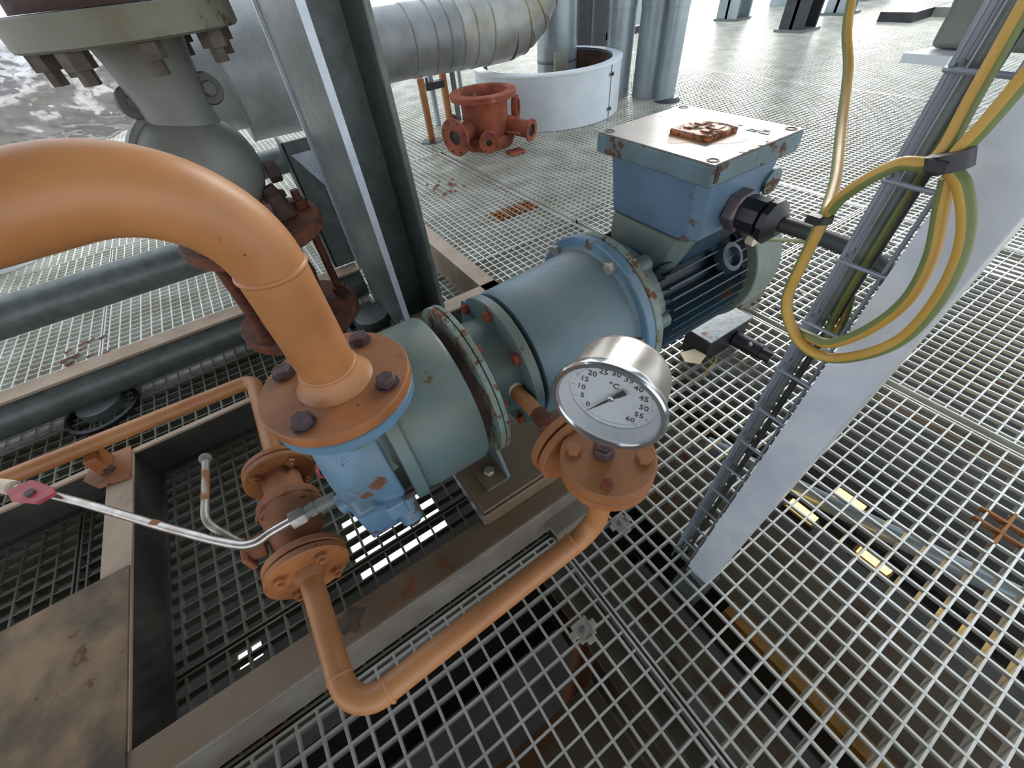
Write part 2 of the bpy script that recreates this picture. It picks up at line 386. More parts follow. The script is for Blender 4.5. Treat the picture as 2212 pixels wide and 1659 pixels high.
# ------------------------------------------------------------------ skid frame with pedestal
sk = thing('skid_frame', (-.2, .7, 0), 'dusty brown steel skid frame of channel beams carrying the pump', 'frame')
ZT = .125
obj('front_beam', MB().box(-.85, .40, .345, .412, ZT-.008, ZT).box(-.85,.40,.350,.40,.002,.010), SKID, sk, bevel=.002)
obj('beam_web', MB().box(-.85, .40, .3415, .350, 0.002, ZT-.0005), SKIDV, sk, bevel=.002)
obj('burn_stain', MB().prism([(-.215+.030*math.cos(q_)*(1+.35*math.sin(3*q_)), .383+.022*math.sin(q_)*(1+.3*math.cos(5*q_)), ZT) for q_ in [2*PI*k_/22 for k_ in range(22)]],(0,0,1),.0004), mat('burnt',(66,56,50),(96,84,72),rough=.7,scale=30), sk)
FRD = mat('frame_shaded',(66,66,58),(44,44,40),rough=.55,scale=6,rust=(90,64,44),rust_amt=.08)  # darker copy of the frame steel, shade on the webs painted in
obj('back_beam', MB().box(-1.6, .66, 1.180, 1.188, .010, ZT-.008).box(-1.6,.66,1.158,1.235,.002,.010), FRD, sk, bevel=.001)
obj('top_flange', MB().box(-1.6, .25, 1.165, 1.182, ZT-.008, ZT).box(.25, .66, 1.165, 1.235, ZT-.008, ZT), GALVT, sk, bevel=.001)
obj('cross_beam', MB().box(-.612, -.604, .412, 1.178, .010, ZT-.008).box(-.66,-.592,.402,1.158,.002,.010), FRD, sk, bevel=.001)
obj('top_flange', MB().box(-.66, -.598, .412, 1.165, ZT-.008, ZT), GALVT, sk, bevel=.001)
obj('cross_beam', MB().box(.592, .66, 1.165, 2.1, ZT-.008, ZT).box(.590, .598, 1.235, 2.1, .010, ZT-.008).box(.585,.66,1.235,2.1,.002,.010), GALVT, sk, bevel=.001)
obj('corner_plate', MB().box(-1.5, -.600, .05, .79, ZT-.004, ZT+.004), mat('plate_stained',(142,116,84),(62,54,40),rough=.6,scale=4.2,contrast=.22,rust=(120,84,52),rust_amt=.12,rust_scale=6,bump=.1), sk, bevel=.001)
obj('end_beam', MB().box(.335,.40,.412,1.165,ZT-.008,ZT-.0005).box(.335,.343,.412,1.165,.002,ZT-.009), SKID, sk, bevel=.001)
pd = tag(obj('pedestal', MB().box(.112, .50, .395, .745, .168, .176).box(.112,.50,.388,.396,ZT+.001,.170).box(.112,.50,.744,.752,ZT+.001,.170), SKID, bevel=.005), 'low brown channel pedestal bolted under the pump and lantern', 'pedestal')
obj('end_plate', MB().box(.106,.112,.392,.75,ZT+.002,.174), SKIDV, pd)
# rubber mount and angle cleat below the front beam at the elbow
fm = thing('rubber_mount', (.335, .318, 0), 'dark red and black round mount under the skid edge behind the orange elbow', 'mount')
obj('pad', MB().lathe((.335,.318,.001),(0,0,1),[(0,.05),(.02,.05),(.022,.045)],28), BLACK, fm)
obj('cap', MB().lathe((.335,.318,.023),(0,0,1),[(0,.036),(.018,.036)],24), mat('mount_red',(128,44,40),(90,30,28),rough=.6), fm)
obj('cleat', MB().box(.24,.42,.300,.342,.06,.066).box(.24,.42,.298,.304,.03,.06), SKIDV, fm, bevel=.001)

# ------------------------------------------------------------------ pump
AX = (1, 0, 0); Y0, Z0 = .57, .395
def lx(prof, mb=None, n=64): return (mb or MB()).lathe((0, Y0, Z0), AX, prof, n)
pu = thing('pump', (.05, Y0, .176), 'dusty blue-green centrifugal pump with round casing under the big orange flange', 'pump')
obj('casing', lx([(-.105,.06),(-.104,.11),(-.09,.128),(-.075,.135),(-.012,.150),(-.006,.146)], n=48).prism([(-.105,.47,.20),(-.105,.66,.20),(-.105,.67,.36),(-.105,.46,.36)],(1,0,0),.09).prism([(-.09,.50,.185),(-.09,.64,.185),(-.09,.64,.21),(-.09,.50,.21)],(1,0,0),.07), BLUE_C, pu, bevel=.004)
# lugs and drain boss on the casing front
lug = MB()
lug.prism([(-.05,.44,.36),(-.05,.415,.35),(-.05,.415,.31),(-.05,.44,.30)],(1,0,0),.034)
lug.cyl((-.075,.455,.375),(-.075,.425,.362),.022,.018,20)
obj('lug', lug, BLUE_C, pu, bevel=.003)
obj('drain_boss', MB().cyl((-.02,.49,.25),(-.02,.452,.212),.026,.022,20), BLUE_C, pu, bevel=.002)
obj('plug', MB().hexb((-.02,.455,.214),(0,-.7,-.7),.014,.012), BOLTD, pu)
obj('side_port', MB().cyl((-.09,.52,.30),(-.125,.52,.295),.021,.021,20), BLUE_C, pu)
obj('inner_ring', lx([(-.006,.136),(.009,.136)]), BLACK, pu)
obj('cover_ring', lx([(.009,.155),(.011,.165),(.031,.166),(.034,.160)]), BLUE, pu)
for a in (200, 240, 275, 305):
    r_ = math.radians(a); c = Vector((.001, Y0+.152*math.cos(r_), Z0+.152*math.sin(r_)))
    obj('stud', MB().cyl(c-Vector((.012,0,0)), c+Vector((.012,0,0)), .007, n=10), BOLTD, pu)
obj('ear', MB().cyl((.012,.448,.452),(.034,.448,.452),.022,.022,20).box(.012,.034,.43,.47,.40,.45), BLUE_C, pu, bevel=.002)
obj('barrel', lx([(.034,.155),(.06,.160),(.158,.160),(.165,.156),(.168,.147)]), BLUE, pu)
obj('gap_ring', lx([(.168,.125),(.190,.125)]), RUSTD, pu)
obj('cover_disc', lx([(.190,.164),(.192,.166),(.199,.166),(.1995,.162)]), RIMG, pu)
obj('gasket', lx([(.1995,.160),(.2015,.160)]), RUST, pu)
obj('bracket_disc', lx([(.2015,.162),(.202,.166),(.209,.166),(.211,.164)]), RIMG, pu)
obj('foot_plate', MB().box(.1465,.2055,.4325,.529,.184,.1845), SKID, pu)
obj('foot', MB().box(.146,.206,.432,.53,.1765,.184).prism([(.200,.432,.184),(.200,.50,.30),(.200,.70,.30),(.200,.71,.184)],(1,0,0),.009).box(.146,.206,.62,.71,.1765,.184), BLUE, pu, bevel=.0012)
obj('foot_bolt', MB().hexb((.174,.470,.184),(0,0,1),.0125,.012), BOLTZ, pu)
obj('bracket_neck', lx([(.211,.116),(.222,.109),(.282,.109)]), BLUE, pu)
obj('lantern_flange', lx([(.282,.146),(.284,.150),(.302,.150),(.305,.147)]), BLUE, pu)
for a in (45, 92, 138, 8, -32, -70, 180, 225, 270):
    r_ = math.radians(a); c = Vector((.2815, Y0+.133*math.cos(r_), Z0+.133*math.sin(r_)))
    obj('bolt', MB().hexb(c, (-1,0,0), .0115, .012), RUSTRED, pu)
for a in (118, 165, 210, 255):
    r_ = math.radians(a); c = Vector((.213, Y0+.142*math.cos(r_), Z0+.142*math.sin(r_)))
    obj('bolt', MB().hexb(c, (1,0,0), .009, .009), RUSTRED, pu)
obj('lantern_gap', lx([(.305,.128),(.316,.128)]), RUSTD, pu)
obj('lantern', lx([(.316,.146),(.322,.150),(.40,.1535),(.52,.158),(.540,.162),(.545,.168)]), LANT, pu)
# ears on the lantern flange (upper left)
obj('ear', MB().cyl((.281,.672,.475),(.306,.672,.475),.026,.026,24), BLUE_C, pu)
obj('lantern_end_flange', lx([(.545,.184),(.547,.187),(.565,.187),(.569,.184)]), BLUE_C, pu)
for a in (38, 100, 160, -20, 215, 260):
    r_ = math.radians(a + 10); c = Vector((.545, Y0+.168*math.cos(r_), Z0+.168*math.sin(r_)))
    obj('bolt', MB().hexb(c, (-1,0,0), .0135, .014), BOLTZ, pu)
# discharge nozzle and flange
DX = -.018
DX = -.0167; DY_ = .5284
obj('discharge_neck', MB().lathe((DX,DY_,.42),(0,0,1),[(0,.095),(.06,.075),(.115,.070)],40), BLUE, pu)
obj('discharge_flange', MB().lathe((DX,DY_,.5305),(0,0,1),[(0,.109),(.003,.1125),(.018,.1125),(.020,.110)],64), BLUE_C, pu)

# ------------------------------------------------------------------ motor
mo = thing('electric_motor', (.80, Y0, .176), 'dark blue finned electric motor with square terminal box on top', 'motor')
obj('motor_flange', lx([(.571,.182),(.573,.1845),(.590,.1845),(.594,.180)]), RIMG, mo)
obj('end_shield', lx([(.594,.150),(.60,.152),(.648,.142),(.652,.128)]), BLUE, mo)
for a in (60, 115, -10, 170, 240, 300):
    r_ = math.radians(a); c = Vector((.62, Y0+.138*math.cos(r_), Z0+.138*math.sin(r_)))
    obj('boss', MB().cyl(c+Vector((-.012,0,0)), c+Vector((.028,0,0)), .020, n=14), BLUE, mo)
obj('stator_body', lx([(.652,.128),(.915,.128)]), MOTORB, mo)
for k in range(40):
    a = 2*PI*k/40
    if abs(math.sin(a)-1) < .12: continue
    u = Vector((0, math.cos(a), math.sin(a))); w = Vector((0, -math.sin(a), math.cos(a)))*.0018
    C0 = Vector((0, Y0, Z0)); p = []
    for r_ in (.125, .158):
        p += [C0+u*r_-w, C0+u*r_+w] if r_ == .125 else [C0+u*r_+w, C0+u*r_-w]
    obj('cooling_fin', MB().prism([q+Vector((.655,0,0)) for q in p], (1,0,0), .255), MOTORB, mo)
r_ = math.radians(145)
c = Vector((.855, Y0+.150*math.cos(r_), Z0+.150*math.sin(r_)))
ul = Vector((0, math.cos(math.radians(135)), math.sin(math.radians(135)))); 
c = Vector((.85, Y0-.118, Z0+.085))
obj('lifting_boss', MB().lathe(c, (0,-.8,.6), [(0,.036),(.022,.032),(.024,.022),(.010,.018)], 28, cap=False).cyl(c, c+Vector((0,-.008,.006)), .018, n=20), MOTORB, mo)
obj('drip_gap', lx([(.915,.140),(.935,.140)]), BLACK, mo)
obj('fan_cowl', lx([(.935,.163),(.937,.166),(1.03,.166),(1.045,.158),(1.05,.10),(1.051,.02)]), COWLG, mo)
# terminal box
def taper(x0,x1,y0,y1,z0,X0,X1,Y0_,Y1,z1,c=.02):
    def ring(x0,x1,y0,y1,z): return [(x0+c,y0,z),(x1-c,y0,z),(x1,y0+c,z),(x1,y1-c,z),(x1-c,y1,z),(x0+c,y1,z),(x0,y1-c,z),(x0,y0+c,z)]
    a = ring(x0,x1,y0,y1,z0); b = ring(X0,X1,Y0_,Y1,z1)
    return MB().add(a+b, [tuple(range(7,-1,-1)), tuple(range(8,16))] + [(i,(i+1)%8,8+(i+1)%8,8+i) for i in range(8)])
tb = obj('terminal_box', taper(.700,.906,.449,.692,.568,.688,.920,.438,.702,.692), TBOX, mo, bevel=.004)
obj('box_throat', taper(.700,.900,.475,.665,.505,.702,.900,.460,.68,.569), MOTORB, mo, bevel=.004)
obj('box_throat_front', taper(.664,.72,.48,.66,.49,.694,.76,.458,.684,.5685), BLUE, mo, bevel=.004)
obj('lid', MB().box(.672,.934,.4255,.715,.692,.729), LIDSIDE, mo, bevel=.004)
obj('lid_top', MB().box(.674,.932,.4275,.713,.7285,.7312), LID, mo, bevel=.001)
st = [(.797+(.075+.012*math.sin(3*t_)+.008*math.sin(7*t_))*math.cos(t_), .543+(.070+.010*math.sin(4*t_+1))*math.sin(t_), .7313) for t_ in [2*PI*k_/28 for k_ in range(28)]]
obj('rust_stain', MB().prism(st,(0,0,1),.0003), mat('stain_orange',(188,140,92),(140,118,100),rough=.45,scale=16), mo)
obj('raised_plate', MB().box(.752,.842,.505,.595,.731,.741), PLATEO, mo, bevel=.003)
obj('plate_lettering', MB().box(.770,.795,.560,.578,.7405,.7435).box(.802,.820,.560,.578,.7405,.7435).box(.772,.785,.520,.540,.7405,.7435).box(.796,.824,.520,.546,.7405,.7425), PLATEO, mo, bevel=.002)
obj('notice_text', MB().box(.86,.866,.455,.475,.7311,.7322).box(.868,.874,.470,.50,.7311,.7322).box(.86,.864,.48,.50,.7311,.7322), LIDSIDE, mo)
for (x, y) in ((.690,.4435),(.916,.4435),(.690,.697),(.916,.697)):
    obj('lid_bolt', MB().lathe((x,y,.7285),(0,0,1),[(0,.011),(.0035,.011),(.004,.007),(.001,.006)],18), BOLTD, mo)
obj('rust_run', MB().box(.680,.690,.4235,.4262,.700,.728), RUSTD, mo)
obj('blind_plug', MB().lathe((.905,.441,.64),(0,-1,0),[(0,.026),(.006,.026),(.007,.02)],24), LIDSIDE, mo)
# cable gland
gl = obj('cable_gland', MB().hexb((.80,.442,.616),(0,-1,0),.041,.026,ph=.1), GLANDM, mo, bevel=.002)
obj('gland_body', MB().lathe((.80,.416,.616),(0,-1,0),[(0,.034),(.008,.036),(.040,.036),(.042,.028),(.046,.028),(.048,.040),(.060,.041),(.064,.036),(.076,.020)],10), BLACK, gl)
# cable from gland
cb = tag(obj('motor_cable', MB().tube(smooth([(.80,.355,.617),(.80,.30,.619),(.80,.24,.618),(.795,.18,.614),(.775,.135,.600),(.755,.114,.56),(.75,.103,.45),(.75,.09,.13),(.75,.086,-.12)],8), .0135, 16), RUBBER), 'thick dark grey cable from terminal box gland running behind the wire tray', 'cable')

# ------------------------------------------------------------------ big orange discharge pipe
dp = thing('discharge_pipe', (DX, DY_, .553), 'large orange pipe with elbow standing on the bolted pump flange', 'pipe')
obj('gasket', MB().lathe((DX,DY_,.5507),(0,0,1),[(0,.106),(.0035,.106)],48), RUSTD, dp)
obj('flange', MB().lathe((DX,DY_,.5545),(0,0,1),[(0,.112),(.002,.1145),(.018,.1145),(.0205,.1125)],72), ORANGE_D, dp)
obj('weld_neck', MB().lathe((DX,DY_,.575),(0,0,1),[(0,.058),(.006,.052),(.020,.046),(.028,.0418)],48), ORANGE, dp)
R_ = .1205; zc = .887; PR = .0408
path = arcpath([(DX,DY_,.602),(DX,DY_,zc),(-1.6,DY_+.012,zc-.005)], [R_], 20)
obj('pipe', MB().tube([path[0], (DX,DY_,zc-R_)], PR, 48), ORANGE, dp)
obj('elbow', MB().tube(path[1:]+[], PR+.0002, 48), ORANGE, dp)
def ring(p, ax, r, w, h, n=48): return MB().lathe(Vector(p)-Vector(ax).normalized()*w/2, ax, [(0,r),(w*.25,r+h*.8),(w*.5,r+h),(w*.75,r+h*.8),(w,r)], n)
obj('weld_ring', ring((DX,DY_,zc-R_), (0,0,1), PR, .008, .0025), ORANGE, dp)
obj('weld_ring', ring((DX,DY_,.603), (0,0,1), PR+.0004, .008, .0025), ORANGE, dp)
for (sx, sy) in ((-1,-1),(1,-1),(1,1),(-1,1)):
    bx, by = DX+sx*.063, DY_+sy*.062
    bo = obj('bolt', MB().hexb((bx,by,.5775),(0,0,1),.0155,.012,ph=.3+sx*.4+sy*.2), BOLTD, dp)
    obj('washer', MB().lathe((bx,by,.575),(0,0,1),[(0,.018),(.0025,.018)],24), BOLTD, bo)
obj('paint_flake', MB().box(-.205,-.187,DY_-.005,DY_+.006,zc+.0405,zc+.043), LEAF, dp)

# ------------------------------------------------------------------ small circulation pipe: nipple, gauge pot, loop
TX, TY = .275, .222; ZP = .215; VX = -.232
cp = thing('circulation_pipe', (TX, TY, ZP), 'small orange pipe bending from the gauge pot along the skid to the valve', 'pipe')
p = arcpath([(TX,TY,.36),(TX,TY,ZP),(VX,.212,ZP),(VX,.468,ZP+.003)], [.055,.055], 10)
obj('pipe', MB().tube(p, .0205, 28), ORANGE, cp)
obj('pot', MB().lathe((TX,TY,.33),(0,0,1),[(0,.0215),(.02,.024),(.05,.036),(.10,.038)],36), ORANGE, cp)
obj('pot_flange', MB().lathe((TX,TY,.430),(0,0,1),[(0,.070),(.002,.0725),(.018,.0725),(.020,.070)],56), ORANGE_D, cp)
obj('blind_flange', MB().lathe((TX,TY,.4515),(0,0,1),[(0,.070),(.002,.0725),(.018,.0725),(.021,.069)],56), ORANGE_D, cp)
for a in (45,135,225,315):
    r_ = math.radians(a)
    obj('bolt', MB().hexb((TX+.052*math.cos(r_),TY+.052*math.sin(r_),.4722),(0,0,1),.0125 if a != 225 else .009,.010 if a != 225 else .006,ph=.5), ORANGE_D if a != 225 else RUSTRED, cp)
for q, ax in (((VX,.272,ZP+.001),(0,1,0)), ((VX+.062,.212,ZP),(1,0,0)), ((TX-.06,.222,ZP),(1,0,0))):
    obj('weld_ring', ring(q, ax, .0205, .006, .0018, 28), ORANGE, cp)
obj('side_stub', MB().tube([(.268,.25,.405),(.264,.288,.413)], .03, 24), ORANGE_D, cp)
obj('side_flange', MB().lathe((.264,.286,.414),(0,1,0),[(0,.064),(.002,.067),(.012,.067),(.014,.065)],48), ORANGE_D, cp)
NP = thing('seal_nipple', (.264,.47,.415), 'short orange nipple with white thread tape screwed into the pump neck', 'pipe')
obj('nipple', MB().tube([(.264,.475,.412),(.264,.322,.414)], .0150, 24), ORANGE, NP)
obj('rusty_end', MB().tube([(.264,.392,.413),(.264,.318,.414)], .0162, 20, rads=[.0162,.019]), RUST, NP)
obj('thread_tape', MB().lathe((.264,.478,.412),(0,-1,0),[(0,.0185),(.004,.0195),(.008,.0175),(.012,.0185),(.016,.016)],24), TAPE, NP)
obj('flange', MB().lathe((.264,.305,.414),(0,1,0),[(0,.064),(.002,.067),(.013,.067),(.015,.064)],48), ORANGE_D, NP)
for a in (50,130,230,310):
    r_ = math.radians(a); c = (.264+.048*math.cos(r_), .3205, .414+.048*math.sin(r_))
    obj('bolt', MB().hexb(c,(0,1,0),.010,.012), RUST, NP)

# ------------------------------------------------------------------ ball valve in the loop
vz = .218
bv = thing('ball_valve', (VX, .62, vz), 'rust-orange flanged ball valve with bent steel lever beside the pump', 'valve')
def fl(y, t, r, m, par, name='flange'): return obj(name, MB().lathe((VX,y,vz),(0,1,0),[(0,r-.003),(.002,r),(t-.002,r),(t,r-.003)],52), m, par)
fl(.470,.016,.076,ORANGE_D,cp,'end_flange')
obj('pipe_collar', MB().lathe((VX,.452,vz),(0,1,0),[(0,.0215),(.010,.028),(.019,.032)],28), ORANGE_D, cp)
fl(.489,.016,.076,ORANGE_D,bv)
fl(.728,.015,.074,ORANGE_D,bv)
obj('body', MB().lathe((VX,.500,vz),(0,1,0),[(0,.028),(.03,.030),(.05,.045),(.075,.054),(.115,.056),(.135,.062),(.150,.062),(.155,.050),(.19,.040),(.232,.040)],40), ORANGE_R, bv)
obj('body_joint', MB().lathe((VX,.628,vz),(0,1,0),[(0,.066),(.014,.066)],8,ph=.3), ORANGE_R, bv, bevel=.003)
for a in (45,135,225,315):
    r_ = math.radians(a)
    for y, d in ((.728,-1),(.470,-1)):
        c = (VX+.054*math.cos(r_), y, vz+.054*math.sin(r_))
        bo = obj('bolt', MB().hexb(c,(0,d,0),.011,.011), ORANGE_D, bv if y > .6 else cp)
        obj('shank', MB().cyl((c[0],c[1]-.011,c[2]),(c[0],c[1]-.018,c[2]),.0055,n=10), ORANGE_D, bo)
    c = (VX+.054*math.cos(r_), .640, vz+.05*math.sin(r_))
    obj('stud', MB().cyl((c[0],.615,c[2]),(c[0],.655,c[2]),.008,n=8), ORANGE_R, bv)
obj('bonnet', MB().cyl((VX-.055,.575,vz+.012),(VX-.088,.575,vz+.020),.024,.020,18).box(VX-.094,VX-.082,.545,.600,vz-.006,vz+.036), ORANGE_R, bv, bevel=.003)
lv = obj('lever', MB().tube(smooth([(VX-.082,.578,vz+.045),(VX-.098,.600,vz+.065),(VX-.118,.640,vz+.085),(VX-.113,.70,vz+.088),(VX-.106,.80,vz+.083)],6), .007, 12), BOLTZ, bv)
obj('lever_knob', MB().sphere((VX-.106,.806,vz+.083), .0125, 10), VALVEG, lv)
obj('lever_paint', MB().tube([(VX-.1145,.685,vz+.088),(VX-.108,.765,vz+.0848)], .0076, 12), ORANGE_R, lv)
# pipe going on from the valve
rp_ = thing('return_pipe', (VX, .76, vz), 'small orange pipe elbowing from the valve over the skid beam to the left', 'pipe')
fl(.745,.015,.074,ORANGE_D,rp_)
obj('pipe', MB().tube(arcpath([(VX,.758,vz),(VX,1.135,vz-.008),(-2.4,1.265,.195)], [.035], 10), .0205, 28), ORANGE, rp_)
obj('clamp', MB().prism([(-.672,1.075,.128),(-.600,1.065,.128),(-.597,1.135,.128),(-.60,1.19,.128),(-.69,1.19,.128),(-.71,1.13,.128)],(0,0,1),.006).box(-.67,-.64,1.12,1.18,.134,.19), ORANGE_D, rp_, bevel=.002)
obj('clamp_bolt', MB().hexb((-.645,1.122,.134),(0,0,1),.014,.012), BOLTD, rp_)

# ------------------------------------------------------------------ temperature gauge
gn = Vector((-.886,-.464,.022)).normalized(); gc = Vector((.253,.22,.600))
tg = thing('temperature_gauge', (.268,.222,.474), 'round stainless dial thermometer with white face on the orange flange', 'thermometer')
gu = Vector((0,0,1)) - gn*gn.z; gu.normalize(); gr_ = gu.cross(gn)   # up, right as seen from the front
rot = math.radians(-2)
U = gu*math.cos(rot) + gr_*math.sin(-rot); Rr = gr_*math.cos(rot) - gu*math.sin(-rot)
case = obj('case', MB().lathe(gc-gn*.078, gn, [(0,.0005),(0,.052),(.003,.060),(.008,.0635),(.014,.0645),(.060,.068),(.066,.068)], 72, cap=False), STEELB, tg)
obj('bezel', MB().lathe(gc-gn*.014, gn, [(0,.069),(.003,.0735),(.010,.0755),(.014,.0755),(.0165,.0735),(.0165,.068),(.012,.0655),(.004,.065)], 80, cap=False), STEEL, tg)
obj('inner_ring', MB().lathe(gc-gn*.022, gn, [(.020,.0655),(.012,.0635),(.004,.0595),(.001,.0585)], 72, cap=False), DIAL, tg)
obj('dial', MB().lathe(gc-gn*.0235, gn, [(0,.0628),(.0015,.0628)], 72), DIAL, tg)
obj('scale_ring', MB().lathe(gc-gn*.0220, gn, [(0,.0515),(.0012,.0515),(.0012,.0500),(0,.0500)], 72, cap=False), DIAL, tg)
def onface(x, y, z=0.0): return gc - gn*(.0218-z) + Rr*x + U*y
tk = MB()
for k in range(61):
    a = math.radians(225 - k*4.5); L_ = .005 if k % 5 else .008
    if k % 5: continue
    d = Vector((math.cos(a), math.sin(a))); q = Vector((-d.y, d.x))*.0004
    tk.add([onface(*(d*.0495+q)), onface(*(d*(.0495+L_*.8)+q)), onface(*(d*(.0495+L_*.8)-q)), onface(*(d*.0495-q))], [(0,1,2,3)])
obj('scale_marks', tk, INK, tg)
def text(s, x, y, size, name='numeral', par=tg):
    cu = bpy.data.curves.new(name, 'FONT'); cu.body = s; cu.size = size; cu.align_x = 'CENTER'; cu.align_y = 'CENTER'; cu.extrude = .0002; cu.resolution_u = 2
    tmp = bpy.data.objects.new('tmp', cu); me = bpy.data.meshes.new_from_object(tmp); bpy.data.objects.remove(tmp)
    M_ = Matrix((Rr, U, gn)).transposed()
    P_ = onface(x, y, .0004)
    for v in me.vertices: v.co = M_ @ v.co + P_ - worldloc(par)
    me.materials.clear(); me.materials.append(INK)
    o = bpy.data.objects.new(name, me); COL.objects.link(o); o.parent = par; return o
for k, s_ in enumerate(('0','5','10','15','20','25','30','35','40','45','50','55','60')):
    a = math.radians(225 - k*22.5); text(s_, .0420*math.cos(a), .0420*math.sin(a), .0125)
text('\u00b0C', .0, .021, .013, 'unit_mark')
a = math.radians(233); d = Vector((math.cos(a), math.sin(a))); q = Vector((-d.y, d.x))
nd = MB(); b_ = [d*.052, d*.002+q*.0022, -d*.006+q*.0016, -d*.010+q*.0032, -d*.026+q*.0042, -d*.026-q*.0042, -d*.010-q*.0032, -d*.006-q*.0016, d*.002-q*.0022]
nd.prism([onface(v.x, v.y, .0045) for v in b_], gn, .0006)
obj('needle', nd, INK, tg)
obj('needle_hub', MB().lathe(gc-gn*.0218, gn, [(0,.0045),(.0055,.0045),(.0065,.003)], 20), STEEL, tg)
obj('glass', MB().lathe(gc-gn*.002, gn, [(0,.066),(.0012,.066)], 64), GLASS, tg)
obj('stem', MB().cyl((.270,.228,.4735),(.266,.226,.535),.008,n=16).hexb((.270,.228,.4735),(0,0,1),.017,.018,ph=.2).hexb((.268,.227,.500),(0,0,1),.014,.014), BOLTD, tg)

# ------------------------------------------------------------------ impulse tube with fittings
it = thing('impulse_tube', (-.21,.55,.30), 'bent stainless impulse tube passing over the rusty valve', 'tube')
ip = [(-1.10,1.36,.29),(-.74,1.03,.285),(-.60,.885,.285),(-.43,.69,.285),(-.325,.575,.287),(-.285,.545,.29),(-.25,.545,.293),(-.205,.543,.296)]
obj('tube', MB().tube(smooth(ip, 8), .0084, 16), STEELT, it)
obj('orange_band', MB().tube([(-.452,.716,.285),(-.438,.700,.285)], .0086, 16), ORANGE_R, it)
obj('nut', MB().hexb((-.213,.543,.296),(1,.02,-.02),.0185,.028), STEELT, it)
obj('coupling', MB().cyl((-.187,.543,.296),(-.160,.542,.296),.0125,n=16).hexb((-.176,.543,.296),(1,0,0),.0155,.012), VALVEG, it)
obj('adapter', MB().cyl((-.160,.542,.296),(-.125,.54,.296),.0145,.012,16).cyl((-.172,.542,.296),(-.085,.53,.297),.0085,n=12), VALVEG, it)
obj('brass_nut', MB().hexb((-.118,.530,.297),(1,0,0),.018,.016), mat('brass_pale',(216,186,120),(190,160,100),rough=.35,metal=.6), it)
nv = thing('needle_valve', (-.66,.955,.28), 'small valve with dull red handle on the impulse tube at left edge', 'valve')
obj('handle', MB().prism([(-.715,.985,.298),(-.670,.985,.298),(-.625,.93,.298),(-.618,.905,.298),(-.650,.90,.298),(-.70,.945,.298)],(0,0,1),.008), REDH, nv, bevel=.003)
obj('pivot', MB().cyl((-.663,.938,.28),(-.663,.938,.312),.009,n=14), BOLTD, nv)
obj('body', MB().hexb((-.79,1.075,.285),(-.65,-.75,0),.022,.045).cyl((-.72,1.01,.285),(-.79,1.075,.285),.016,n=14), TAPE, nv)
sling = tag(obj('red_ring', MB().lathe((-.115,.60,.33),(.3,-.5,.1),[(0,.024),(.006,.027),(.012,.024),(.006,.020),(0,.024)],24,cap=False), REDH), 'small red ring behind the pump casing beside the tube fitting', 'ring')

# ------------------------------------------------------------------ galvanised column and beams
def top(name, mb, m, label, cat, group=None, bevel=0): return tag(obj(name, mb, m, bevel=bevel), label, cat, group)
gc_ = thing('steel_column', (.335,1.42,0), 'tall dark galvanised H-section column behind the pump', 'column')
obj('flange_plate', MB().box(.260,.278,1.190,1.66,.002,3.2), GALV, gc_)
obj('flange_edge', MB().box(.2595,.2785,1.186,1.190,.002,3.2), GALVL, gc_)  # edge strip coloured paler than the plate, for the light it catches
obj('flange_plate', MB().box(.400,.418,1.190,1.66,.002,3.2), GALV, gc_, bevel=.004)
obj('web', MB().box(.278,.400,1.36,1.375,.002,3.2), GALV, gc_)
obj('rear_edge', MB().box(.250,.262,1.655,1.667,.145,3.2), GALVL, gc_)  # light on this rear edge is painted in with the paler zinc
c2 = thing('rear_post', (.16,1.76,.14), 'short galvanised post behind the column standing on the rear beam', 'post')
obj('plate', MB().box(.178,.30,1.745,1.757,.142,.62), GALV, c2)
obj('side', MB().box(.172,.180,1.745,1.85,.142,.62), DARKCOL, c2)
obj('gusset', MB().prism([(.19,1.742,.58),(.26,1.742,.58),(.26,1.742,.46)],(0,1,0),.003), GALVL, c2)
obj('cross_tube', MB().tube([(-.4,1.95,.52),(.26,1.95,.52)], .045, 24), GALV, c2)
b1 = thing('rear_beam', (-.5,1.69,0), 'galvanised channel beam with pale top running left behind the pump', 'beam')
obj('top_flange', MB().box(-3.0,.25,1.660,1.735,.132,.142), GALVT, b1, bevel=.001)
obj('web', MB().lathe((-3.0,1.700,.068),(1,0,0),[(0,.065),(3.25,.065)],32), GALV, b1)
hp = top('galvanised_pipe', MB().tube([(-3.2,2.0,.262),(.262,2.0,.262)], .068, 32), GALV, 'long dark galvanised pipe crossing behind the rusty flanges', 'pipe')
for (x, y, lab) in ((-.775,1.62,'dark round collar in the grating under the rear beam at left'),(.20,1.47,'dark round collar in the grating left of the column foot')):
    cl = thing('floor_collar', (x, y, 0), lab, 'collar', 'floor collars')
    obj('sleeve', MB().lathe((x,y,-.10),(0,0,1),[(0,.112),(.112,.112),(.115,.105),(.115,.100),(.09,.098),(0,.098)],40,cap=False), BLACK, cl)
    obj('inner_pipe', MB().lathe((x,y+.02,-.12),(0,0,1),[(0,.07),(.15,.07),(.152,.062)],28), GALV, cl)
    obj('torn_tape', MB().box(x+.07,x+.105,y+.06,y+.075,.005,.012), TAPE, cl)

